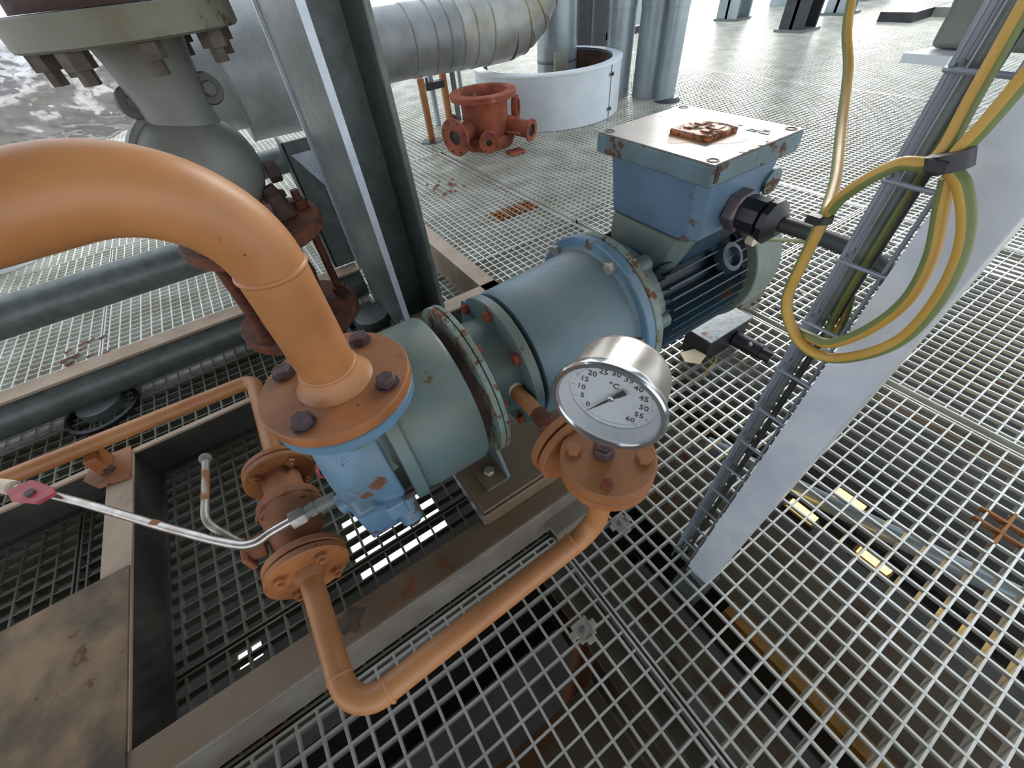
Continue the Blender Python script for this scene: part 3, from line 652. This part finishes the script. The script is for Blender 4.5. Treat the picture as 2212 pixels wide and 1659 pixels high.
# ------------------------------------------------------------------ rusty flanged spool and grey valve
RX, RY = -.03, 1.30
rv = thing('rusty_spool', (RX,RY,.23), 'rust-brown flanged spool with long tie rods behind the big orange pipe', 'spool')
obj('lower_flange', MB().lathe((RX,RY,.235),(0,0,1),[(0,.178),(.004,.182),(.028,.182),(.032,.178)],60), RUST, rv)
obj('upper_flange', MB().lathe((RX,RY,.520),(0,0,1),[(0,.178),(.004,.182),(.030,.182),(.034,.178)],60), RUST, rv)
obj('spool_body', MB().lathe((RX,RY,.02),(0,0,1),[(0,.058),(.18,.058),(.215,.07),(.25,.085),(.36,.10),(.44,.09),(.50,.08)],36), RUST, rv)
for a in (10, 75, 150, 215, 285):
    r_ = math.radians(a); x = RX+.145*math.cos(r_); y = RY+.145*math.sin(r_)
    obj('tie_rod', MB().lathe((x,y,.225),(0,0,1),[(0,.012),(.042,.012),(.042,.022),(.062,.022),(.062,.012),(.329,.012),(.329,.022),(.351,.022),(.351,.012),(.375,.011)],12), RUST, rv)
gv = thing('grey_valve', (RX-.02,1.33,.62), 'large grey painted valve body with thick bolted flange at upper left', 'valve')
GX, GY = RX-.015, 1.345
obj('body', MB().sphere((GX-.02,GY,.690), .135, 18, .95), VALVEG, gv)
obj('body_edge', MB().lathe((GX-.02,GY-.005,.69),(.35,-.9,.15),[(-.03,.137),(-.026,.141),(.004,.141),(.008,.137)],60), VALVEG, gv)
obj('neck', MB().lathe((GX,GY,.78),(0,0,1),[(0,.074),(.03,.070),(.13,.080),(.165,.088)],40), VALVEG, gv)
obj('top_flange', MB().lathe((GX,GY,.945),(0,0,1),[(0,.195),(.004,.201),(.047,.201),(.050,.195)],72), VALVEGR, gv)
obj('cover', MB().lathe((GX-.02,GY,.996),(0,0,1),[(0,.150),(.04,.145),(.06,.08)],48), RUSTD, gv)
for a in (15, 60, 105, 150, 195, 232, 275, 322):
    r_ = math.radians(a); x = GX+.165*math.cos(r_); y = GY+.165*math.sin(r_)
    obj('bolt', MB().lathe((x,y,.944),(0,0,-1),[(0,.026),(.026,.026),(.026,.015),(.05,.015)],6,ph=a), mat('bolt_stained',(88,80,66),(70,58,48),rough=.6,scale=30,bump=.3), gv)
for (x, z) in ((GX-.068,.845),(GX+.080,.845)):
    lg = obj('lug', MB().lathe((x,GY-.01,z),(.25,-1,.1),[(-.03,.030),(-.002,.032),(.004,.029)],28), mat('lug_dark',(92,94,86),(74,76,70),rough=.55), gv)
    obj('lug_bolt', MB().hexb((x+.001,GY-.013,z),(.25,-1,.1),.016,.012), mat('lug_dark',(92,94,86),(74,76,70),rough=.55), lg)
obj('side_nut', MB().hexb((GX+.115,GY-.02,.655),(1,0,0),.026,.03), RUSTD, gv)
vs_ = thing('valve_spindle', (.075,1.28,.555), 'dark rusty spindle stub between the orange pipe and the column', 'spindle')
obj('stub', MB().tube([(.065,1.28,.555),(.060,1.285,.60),(.050,1.29,.635)], .022, 14, rads=[.03,.022,.018]), RUSTD, vs_)
obj('nut', MB().hexb((.058,1.287,.60),(-.1,.1,1),.03,.018), RUSTD, vs_)

# ------------------------------------------------------------------ foil pipe and insulated duct
fp = MB(); n = 130; m_ = 260; rnd = random.Random(3)
cx = -4.0; vs = []; fs = []
for i in range(m_):
    x = cx + 3.97*i/(m_-1)
    for k in range(n):
        a = 2*PI*k/n
        r = .215 + rnd.uniform(-.0035,.0035) + .008*abs(math.sin(4*a+x*9+math.sin(x*7)*2))+.005*math.sin(11*a-x*31+2*math.sin(5*a)) + .006*math.sin(7*a+x*9) + .006*math.sin(x*23+3*a)
        vs.append((x + rnd.uniform(-.008,.008), 3.5+r*math.cos(a), .70+r*math.sin(a)))
for i in range(m_-1):
    for k in range(n): j = (k+1) % n; fs.append((i*n+k, i*n+j, (i+1)*n+j, (i+1)*n+k))
fp.add(vs, fs)
top('foil_pipe', fp, FOIL, 'pipe wrapped in crinkled silver foil at upper left', 'pipe')
DY, DZ = 3.50, .635
du = thing('insulated_duct', (.8,DY,.3), 'wide insulated duct clad in sheet metal behind the column', 'duct')
def dl(prof, mt, name, n=64): return obj(name, MB().lathe((0,DY,DZ),(1,0,0),prof,n), mt, du)
dl([(.195,.27),(.20,.345),(.74,.350),(.75,.34)], CLAD, 'large_section')
dl([(-.02,.262),(.195,.27)], CLAD, 'end_section')
dl([(.197,.3455),(.205,.350),(.213,.3455)], GALV, 'end_band')
dl([(.75,.21),(1.15,.196),(1.152,.196)], CLAD, 'reducer')
xr = [1.15,1.40,1.56,1.67,1.77,1.88,2.02,2.22]
for i in range(len(xr)-1): dl([(xr[i],.196+.004*i),(xr[i]+.008,.203+.004*i),(xr[i+1]-.004,.201+.004*i),(xr[i+1],.198+.004*i)], CLAD if i < 4 else CLADE, 'sleeve')
# segmented elbow turning up
seg = 4; Rb = .30; x0 = 2.22; prev = None
for k in range(seg):
    a0 = PI/2*k/seg; a1 = PI/2*(k+1)/seg
    def pt(a): return Vector((x0+Rb*math.sin(a), DY, DZ+Rb*(1-math.cos(a))))
    q0 = pt(a0); q1 = pt(a1); d = (q1-q0).normalized()
    obj('elbow_segment', MB().tube([q0-d*.01, q1+d*.012], .226, 56), CLADE, du)
    obj('seam', MB().lathe(q1, d, [(-.006,.226),(-.002,.232),(.002,.232),(.006,.226)], 56, cap=False), mat('seam_ochre',(150,136,96),(120,108,80),rough=.4,metal=.4), du)
obj('riser', MB().lathe((x0+Rb,DY,DZ+Rb),(0,0,1),[(0,.225),(2.2,.225)],56), CLADE, du)

# ------------------------------------------------------------------ white ring guard with vessel stub
RGx, RGy, RGr, RGh = 2.61, 3.45, .62, .372
rg = thing('ring_guard', (RGx,RGy,0), 'white sheet-metal ring guard open at the back, standing on the grating', 'guard')
A0, A1 = math.radians(128), math.radians(400)
def ringarc(mb, prof, a0, a1, n):
    vs = []; m = n+1
    for z, r in prof:
        for i in range(m):
            a = a0+(a1-a0)*i/n; vs.append((RGx+r*math.cos(a), RGy+r*math.sin(a), z))
    fs = []
    for k in range(len(prof)-1):
        for i in range(n): fs.append((k*m+i,k*m+i+1,(k+1)*m+i+1,(k+1)*m+i))
    L = len(prof); fs.append(tuple(k*m for k in range(L))); fs.append(tuple(k*m+n for k in range(L-1,-1,-1)))
    return mb.add(vs, fs)
obj('shell', ringarc(MB(), [(.003,RGr-.006),(.003,RGr),(.365,RGr),(.365,RGr-.006)], A0, A1, 96), WHITE, rg)
obj('rim', ringarc(MB(), [(.360,RGr-.075),(.360,RGr+.004),(.374,RGr+.004),(.374,RGr-.075)], A0, A1, 96), WHITET, rg)
obj('lining', ringarc(MB(), [(.01,RGr-.065),(.359,RGr-.065),(.359,RGr-.075),(.01,RGr-.075)], A0, A1, 96), INNERB, rg)
sa = math.radians(-73)
def at_ring(a, r, z): return Vector((RGx+r*math.cos(a), RGy+r*math.sin(a), z))
d_ = Vector((-math.sin(sa), math.cos(sa), 0)); o_ = Vector((math.cos(sa), math.sin(sa), 0))
def plate(c, w, h, t): return MB().prism([c-d_*w/2-Vector((0,0,h/2)), c+d_*w/2-Vector((0,0,h/2)), c+d_*w/2+Vector((0,0,h/2)), c-d_*w/2+Vector((0,0,h/2))], o_, t)
obj('seam', plate(at_ring(sa,RGr-.001,.184), .008, .35, .004), GALV, rg)
for z in (.30, .07):
    lt = obj('latch', plate(at_ring(sa,RGr,z), .055, .022, .008), VALVEG, rg, bevel=.002)
    obj('pin', MB().cyl(at_ring(sa,RGr+.008,z), at_ring(sa,RGr+.02,z), .010, n=10), DARKCOL, lt)
vsl = thing('vessel_stub', (2.906,3.69,0), 'pale clad vessel column rising inside the white ring guard', 'vessel')
obj('shell', MB().lathe((2.906,3.69,.02),(0,0,1),[(0,.178),(.42,.178),(.421,.173),(3.2,.173)],48), PIPEG, vsl)
obj('band', MB().lathe((2.906,3.69,.30),(0,0,1),[(0,.179),(.012,.182),(.024,.179)],48,cap=False), GALV, vsl)
obj('side_flat', MB().box(2.72,2.86,3.47,3.50,.05,.40), CLADE, vsl, bevel=.003)
bl = thing('support_legs', (3.4,3.80,0), 'pair of near-black steel uprights behind the white ring guard', 'support')
obj('leg', MB().box(3.20,3.34,3.74,3.84,.002,3.2), DARKCOL, bl)
obj('leg', MB().box(3.46,3.60,3.80,3.90,.002,3.2), DARKCOL, bl)
obj('pipe', MB().cyl((3.40,3.80,0),(3.40,3.80,3.2),.02,n=14), GALV, bl)
obj('brace', MB().box(3.9,4.9,4.1,4.2,.30,.36).box(3.9,4.9,4.1,4.2,.62,.68).box(3.9,3.98,4.1,4.2,.0,3.0), DARKCOL, bl)
for (x, y, r, lab, nm) in ((3.36,3.36,.115,'left of two wide pale clad pipes rising beyond the ring guard','a'),(3.52,3.11,.14,'right and widest pale clad pipe rising beyond the ring guard','b'),(3.47,2.86,.078,'slimmer clad pipe right of the two wide pale pipes','c')):
    t = thing('clad_riser', (x,y,0), lab, 'pipe', 'clad risers')
    obj('shell', MB().lathe((x,y,.002),(0,0,1),[(0,r),(.62,r),(.621,r+.004),(1.4,r+.004),(1.401,r),(3.2,r)],44), PIPEG, t)
    obj('joint_band', MB().lathe((x,y,.80),(0,0,1),[(0,r+.003),(.004,r+.007),(.012,r+.007),(.016,r+.003)],44,cap=False), GALV, t)
    if nm == 'c': obj('boot', MB().lathe((x+.02,y-.02,.0),(0,0,1),[(0,.11),(.015,.10),(.03,.082)],24), DARKCOL, t)

# ------------------------------------------------------------------ rusty vessel on the grating
VXc, VYc = 1.69, 2.98
ve = thing('rusty_vessel', (VXc,VYc,0), 'open rust-red cast vessel with flanged nozzles lying on the grating', 'vessel')
obj('body', MB().lathe((VXc,VYc,.012),(0,0,1),[(0,.12),(.02,.185),(.07,.205),(.10,.20),(.105,.165),(.30,.165),(.315,.17),(.32,.232),(.352,.236),(.358,.228),(.358,.170),(.30,.150),(.06,.145),(.05,.01)],56,cap=False), RUSTO, ve)
def nozzle(p, d, l, r, fr, t=.016, holes=8, nm='nozzle', bore=None):
    p = Vector(p); d = Vector(d).normalized()
    nz = obj(nm, MB().lathe(p, d, [(0,r*1.15),(l*.3,r),(l,r)], 28), RUSTO, ve)
    obj('flange', MB().lathe(p+d*l, d, [(0,fr-.002),(.002,fr),(t,fr),(t+.001,fr*.98),(t+.001,bore or r*.75),(0,bore or r*.75)], 36, cap=False), RUSTO, nz)
    obj('bore', MB().lathe(p+d*(l+t*.3), d, [(0,(bore or r*.75)*1.01),(.002,.001)], 28), BLACK, nz)
    u = d.orthogonal().normalized(); w = d.cross(u); hb = MB()
    for k in range(holes):
        a = 2*PI*k/holes+.3; c = p+d*(l+t+.0008)+(u*math.cos(a)+w*math.sin(a))*(fr*.82)
        hb.lathe(c, d, [(0,fr*.075),(.001,fr*.075)], 8)
    obj('bolt_holes', hb, BLACK, nz)
nozzle((VXc-.15,VYc-.02,.165), (-1,-.42,-.05), .16, .06, .118, holes=8)
nozzle((VXc-.10,VYc-.16,.13), (-.42,-1,-.03), .11, .033, .068, holes=4, bore=.02)
nozzle((VXc+.13,VYc-.11,.15), (.40,-1,-.10), .18, .055, .070, holes=4)
obj('interior', MB().lathe((VXc,VYc,.06),(0,0,1),[(0,.01),(.002,.143),(.24,.149),(.30,.169)],48,cap=False), RUST, ve)
obj('bracket', MB().prism([(VXc+.05,VYc-.15,.12),(VXc+.10,VYc-.28,.12),(VXc+.19,VYc-.24,.12),(VXc+.16,VYc-.08,.12)],(0,0,1),.014), RUSTO, ve, bevel=.002)
obj('ring_lug', MB().lathe((VXc+.225,VYc-.03,.23),(.7,-.7,0),[(0,.075),(.02,.078),(.04,.075),(.04,.055),(0,.055),(0,.075)],28,cap=False), RUSTO, ve)
obj('foot', MB().box(VXc+.02,VXc+.14,VYc-.30,VYc-.20,.003,.022), RUSTO, ve, bevel=.006)
for (dx, dy) in ((-.21,.10),(-.19,.14),(-.24,.05)): obj('lug', MB().sphere((VXc+dx,VYc+dy,.20+.1*dy), .028, 8), RUSTO, ve)
fk = MB()
for k in range(16):
    x = 1.0+random.random()*.22; y = 2.40+random.random()*.3; s_ = .012+random.random()*.014
    fk.prism([(x,y,.003),(x+s_,y+s_*.4,.003),(x+s_*.7,y+s_*1.2,.006),(x-s_*.3,y+s_*.8,.004)],(0,0,1),.004)
tag(obj('rust_flakes', fk, DEBRIS, kind='stuff'), 'small flakes of rust scattered on the grating left of the rusty vessel', 'debris')

# ------------------------------------------------------------------ thin vertical pipes left of the vessel
for (x, y, r, z1, mt, lab) in ((1.47,3.52,.027,.50,ORANGE,'left thin orange pipe rising from the grating behind the column'),
                        (1.86,3.95,.032,.62,ORANGE,'right thin orange pipe rising from the grating behind the column'),
                        (1.72,3.90,.022,.62,PIPEG,'thin grey pipe with dark clamp between the two orange pipes'),
                        (1.93,3.90,.023,.62,GALV,'thin dark grey pipe right of the orange pipes'),
                        (2.02,3.95,.018,.62,PIPEG,'thinnest pale pipe beside the white ring guard')):
    t = thing('thin_pipe', (x,y,0), lab, 'pipe', 'thin pipes behind the column')
    obj('pipe', MB().cyl((x,y,-.3),(x,y,z1-.05 if False else .42 if x<1.5 else .45), r, n=16), mt, t)
    if x == 1.72: obj('clamp', MB().box(x-.07,x+.10,y-.05,y+.03,.27,.32).cyl((x-.05,y-.03,.32),(x-.05,y-.03,.36),.012,n=8), DARKCOL, t)
    if x == 1.47: obj('floor_cover', MB().lathe((x,y,.001),(0,0,1),[(0,.085),(.004,.085)],20), DARKCOL, t)

# ------------------------------------------------------------------ right: galvanised post with wire tray and cables
gp = thing('galvanised_post', (.48,.062,-.10), 'bright galvanised square post standing in a gap of the grating', 'post')
obj('face', MB().box(.460,.463,.039,.088,-.12,2.6), GALVL, gp)
obj('side', MB().box(.463,.505,.0385,.0415,-.12,2.6), mat('post_side',(196,198,196),(180,180,178),rough=.4,metal=.4), gp)
obj('back', MB().box(.463,.505,.085,.088,-.12,2.6).box(.502,.505,.0415,.085,-.12,2.6), GALV, gp)
obj('foot_sleeve', MB().box(.452,.512,.030,.096,-.16,-.03), GALV, gp)
tr = thing('wire_tray', (.475,.112,-.05), 'narrow welded wire tray fixed along the galvanised post', 'cable tray')
for (x, y) in ((.470,.0935),(.470,.132),(.500,.0935),(.500,.132),(.485,.132)):
    obj('long_wire', MB().cyl((x,y,-.05),(x,y,1.6),.0021,n=8), TRAYM, tr)
z = -.012
while z < 1.6:
    obj('rung', MB().tube(arcpath([(.500,.0895,z),(.500,.1335,z),(.4685,.1335,z),(.4685,.089,z)] if False else [(.4675,.088,z),(.4675,.1345,z),(.503,.1345,z)], [.004], 4), .0021, 8), TRAYM, tr)
    z += .0774
def twotone(name, path, r, label, cat='cable', n=16, stripe=(2,3,4,5,6,7), group=None, phase=0):
    mb = MB().tube(path, r, n); o = obj(name, mb, GY_Y); o.data.materials.append(GY_G)
    for i, poly in enumerate(o.data.polygons):
        if i < (len(path)-1)*n and ((i % n)+phase) % n in stripe: poly.material_index = 1
    return tag(o, label, cat, group)
XL = .42
def K(p, k): return (p[0]*k, p[1]*k, 1+(p[2]-1)*k)
left = [(XL,.147,.817),(XL-.004,.145,.776),(XL-.006,.142,.735),(XL-.006,.126,.708),(XL-.006,.105,.694),(XL-.006,.080,.696)]
loopA = [(.82,.42,1.30),(.76,.37,1.08),(.714,.332,.930),(.672,.285,.872),(.590,.232,.836),(.500,.182,.822),(.445,.157,.817)] + left + [K((XL-.006,.057,.718),.985),K((XL-.006,.043,.747),.985),K((XL-.006,.041,.784),.985),K((XL-.004,.047,.818),.985),K((XL-.002,.058,.843),.985),K((XL,.074,.864),.985),K((XL,.087,.8755),.985),K((XL,.083,.90),.985),K((XL,.079,.929),.985),(.405,.069,.985),(.40,.055,1.15)]
twotone('earth_cable', smooth(loopA, 6), .0052, 'green and yellow earth cable hanging from above into the outer turn of the coil', group='green and yellow cables')
loopB = [(.47,.125,1.20),(.445,.107,.975),(.43,.100,.915),(XL,.096,.8765),(XL,.116,.868),(XL,.134,.848),(XL+.004,.146,.822)] + [(p[0]+.010,p[1]*1.02,1-(1-p[2])*1.02) for p in left[1:4]] + [(XL,.105,.703),(XL-.003,.086,.710),(XL-.003,.068,.739),(XL-.002,.0585,.775),(XL,.063,.812),(XL+.002,.077,.847),(XL+.002,.084,.866)]
twotone('earth_cable', smooth(loopB, 6), .0050, 'green and yellow cable making the inner turn of the coil against the post', phase=7, group='green and yellow cables')
twotone('earth_cable', smooth([(.497,.110,1.3),(.494,.116,.98),(.490,.118,.90),(.488,.117,.82),(.488,.116,.74),(.489,.114,.69),(.492,.108,.662),(.495,.104,.664),(.497,.106,.69),(.494,.112,.72)],6), .0040, 'green and yellow cable running down inside the wire tray', phase=3, group='green and yellow cables')
twotone('bonding_wire', smooth([(.84,.405,.552),(.90,.40,.530),(1.03,.395,.482),(1.10,.33,.47)],6), .0045, 'thin green and yellow bonding wire at the motor fan cowl')
top('terminal_lug', MB().cyl((.835,.408,.552),(.835,.392,.552),.012,n=14), TAPE, 'pale bonding lug at the end of the motor fins', 'lug')
for (p_, ax, lab) in (((XL*.98,.087,.879),(0,.5,1),'larger black cable tie at the top of the coil'),((XL,.1475,.818),(0,.2,1),'smaller black cable tie at the left of the coil')):
    big = p_[1] < .1
    t = top('cable_tie', MB().lathe(Vector(p_)-Vector(ax).normalized()*.006, ax, [(0,.0125 if big else .0080),(.012 if big else .006,.0125 if big else .0080)], 14).box(p_[0]-.014,p_[0]-.006,p_[1]-.003,p_[1]+.008,p_[2]-.004,p_[2]+.003), BLACK, lab, 'cable tie', 'cable ties')
for (y, x, r, mt, lab) in ((.1215,.484,.0042,GALV,'grey cable nearest the front inside the wire tray'),(.113,.492,.0040,RUBBER,'second grey cable inside the wire tray')):
    top('tray_cable', MB().cyl((x,y,-.05),(x,y,1.5),r,n=12), mt, lab, 'cable', 'grey tray cables')

# blurred enclosure high at right
en = thing('grey_enclosure', (1.70,.50,.76), 'grey enclosure beyond the wire tray at upper right corner', 'enclosure')
obj('shell', MB().prism([(1.30,.42,.80),(1.42,.42,.80),(2.6,.20,.80),(2.6,.0,.80),(1.30,.26,.80)],(0,0,1),.9), VALVEG, en, bevel=.01)
obj('base_rail', MB().prism([(1.25,.44,.782),(2.6,.16,.782),(2.6,.12,.782),(1.25,.36,.782)],(0,0,1),.016), WHITET, en)

# ------------------------------------------------------------------ small box, fittings and scraps on the grating beside the motor
jb = thing('junction_box', (1.13,.545,0), 'flat black box with grey steel top on the grating beside the motor', 'junction box')
obj('housing', MB().box(1.02,1.228,.495,.590,.004,.094), BLACK, jb, bevel=.003)
obj('cover', MB().box(1.016,1.232,.491,.594,.094,.100), JBOX, jb, bevel=.0015)
for (x, y) in ((1.04,.51),(1.055,.50),(1.19,.575),(1.205,.565)): obj('screw', MB().lathe((x,y,.1),(0,0,1),[(0,.003),(.0008,.003)],10), BLACK, jb)
obj('rust_spot', MB().prism([(1.03,.530,.1),(1.045,.526,.1),(1.048,.540,.1),(1.034,.545,.1)],(0,0,1),.0006), ORANGE_R, jb)
cn = thing('cable_connector', (1.15,.44,0), 'black cylindrical connector with two steel screws beside the flat black box', 'connector')
obj('barrel', MB().cyl((1.16,.490,.045),(1.17,.400,.040),.026,n=18).cyl((1.168,.400,.04),(1.175,.365,.036),.021,n=10), BLACK, cn)
for q in ((1.145,.43,.066),(1.19,.425,.066)): obj('screw', MB().sphere(q, .007, 8), BOLTZ, cn)
top('angle_bracket', MB().box(1.36,1.50,.60,.70,.06,.066).box(1.36,1.366,.60,.70,.003,.06).box(1.36,1.50,.598,.604,.003,.06), SKIDV, 'small grey angle bracket on the grating behind the flat black box', 'bracket', bevel=.001)
top('paper_scrap', MB().prism([(.945,.545,.06),(1.00,.530,.055),(1.01,.49,.05),(.965,.478,.048),(.93,.51,.055)],(0,0,1),.003), PAPER, 'cream scrap of paper beside the motor foot', 'paper')
twotone('loose_wire', smooth([(1.045,.485,.03),(1.04,.47,.036),(1.025,.462,.03),(.99,.46,.02),(.965,.452,.006)],5), .003, 'short loose green and yellow wire end below the flat black box')
for k, (x, y, z, s_) in enumerate(((-.615,.985,.131,.012),(-.02,.192,.2362,.006),(.03,.215,.2345,.004))):
    top('paint_chip' if k else 'leaf', MB().prism([(x,y,z),(x+s_*.5,y+s_*.9,z),(x+s_,y+s_*1.6,z+.001),(x+s_*.2,y+s_*1.1,z)],(0,0,1),.0006), LEAF, ('tiny pale green leaf on the cross beam top','pale chip on the upper side of the small orange pipe','pale grey speck on the small orange pipe')[k], 'leaf' if not k else 'chip')
sb = MB(); dl_ = MB()
for k in range(14):
    x = 1.42+random.random()*.25; y = .35+random.random()*.55
    sb.prism([(x,y,.001),(x+.012,y+.003,.003),(x+.010,y+.012,.002),(x-.002,y+.008,.001)],(0,0,1),.0015)
for k in range(16):
    x = -.95+random.random()*.16; y = 1.98+random.random()*.2
    dl_.prism([(x,y,.001),(x+.03,y+.006,.006),(x+.026,y+.02,.004),(x-.004,y+.012,.002)],(0,0,1),.002)
tag(obj('scrap_bits', sb, TAPE, kind='stuff'), 'tiny pale bits of scrap lying on the grating beyond the motor', 'debris')
tag(obj('dead_leaves', dl_, DEBRIS, kind='stuff'), 'brown dead leaves caught on the grating at far left', 'leaves')

# ------------------------------------------------------------------ far things beyond the walkway
for (x, y, w, lab) in ((7.1,3.85,.32,'dark steel column standing far away on the bright deck'),(7.75,5.3,.35,'grey far column left of the dark one'),(8.6,4.1,.30,'grey far column right of the dark one')):
    t = thing('far_column', (x,y,0), lab, 'column', 'far columns')
    obj('shaft', MB().box(x-w/2,x+w/2,y-.02,y+.02,.03,3.6).box(x-w/2,x-w/2+.03,y-w/2,y+w/2,.03,3.6).box(x+w/2-.03,x+w/2,y-w/2,y+w/2,.03,3.6), DARKCOL if '7.1' in str(x) else PIPEG, t)
    obj('base_plate', MB().box(x-.2,x+.2,y-.2,y+.2,.002,.03), GALV, t)
far = thing('far_vessels', (7.5,6.6,0), 'cluster of pale vessels standing in haze at the top edge', 'vessel')
for (x, y, r, h) in ((7.0,6.2,.4,2.6),(8.2,7.2,.5,3.0)): obj('vessel', MB().lathe((x,y,.002),(0,0,1),[(0,r),(h-.3,r),(h-.1,r*.8),(h,.02)],32), PIPEG, far)
for k, (x, y, w, d, h) in enumerate(((9.5,5.4,.5,.5,1.2),(10.4,4.6,.9,.4,.5),(6.6,7.4,.7,.5,1.6))):
    top('far_cabinet', MB().box(x-w/2,x+w/2,y-d/2,y+d/2,.002,h).box(x-w/2+.05,x+w/2-.05,y-d/2-.02,y-d/2,.1,h-.08), (PIPEG,VALVEG,GALVL)[k], ('pale upright cabinet far away between the far columns','low grey cabinet at the far right edge of the bright deck','tall pale cabinet far behind the clad pipes')[k], 'cabinet', 'far cabinets', bevel=.01)
top('far_crate', MB().box(8.5,9.6,2.3,2.9,.002,.10).box(8.7,9.3,2.45,2.8,.10,.5), VALVEG, 'low pale crate on the bright deck at the top right', 'crate', bevel=.01)
top('far_pallet', MB().box(8.0,9.0,2.9,3.3,.002,.10), DARKCOL, 'dark low pallet on the bright deck at top right', 'pallet')
top('drum', MB().lathe((-1.35,3.5,.002),(0,0,1),[(0,.20),(.12,.20),(.125,.19)],32), WHITET, 'round white lid on the grating under the big orange pipe at left', 'lid')
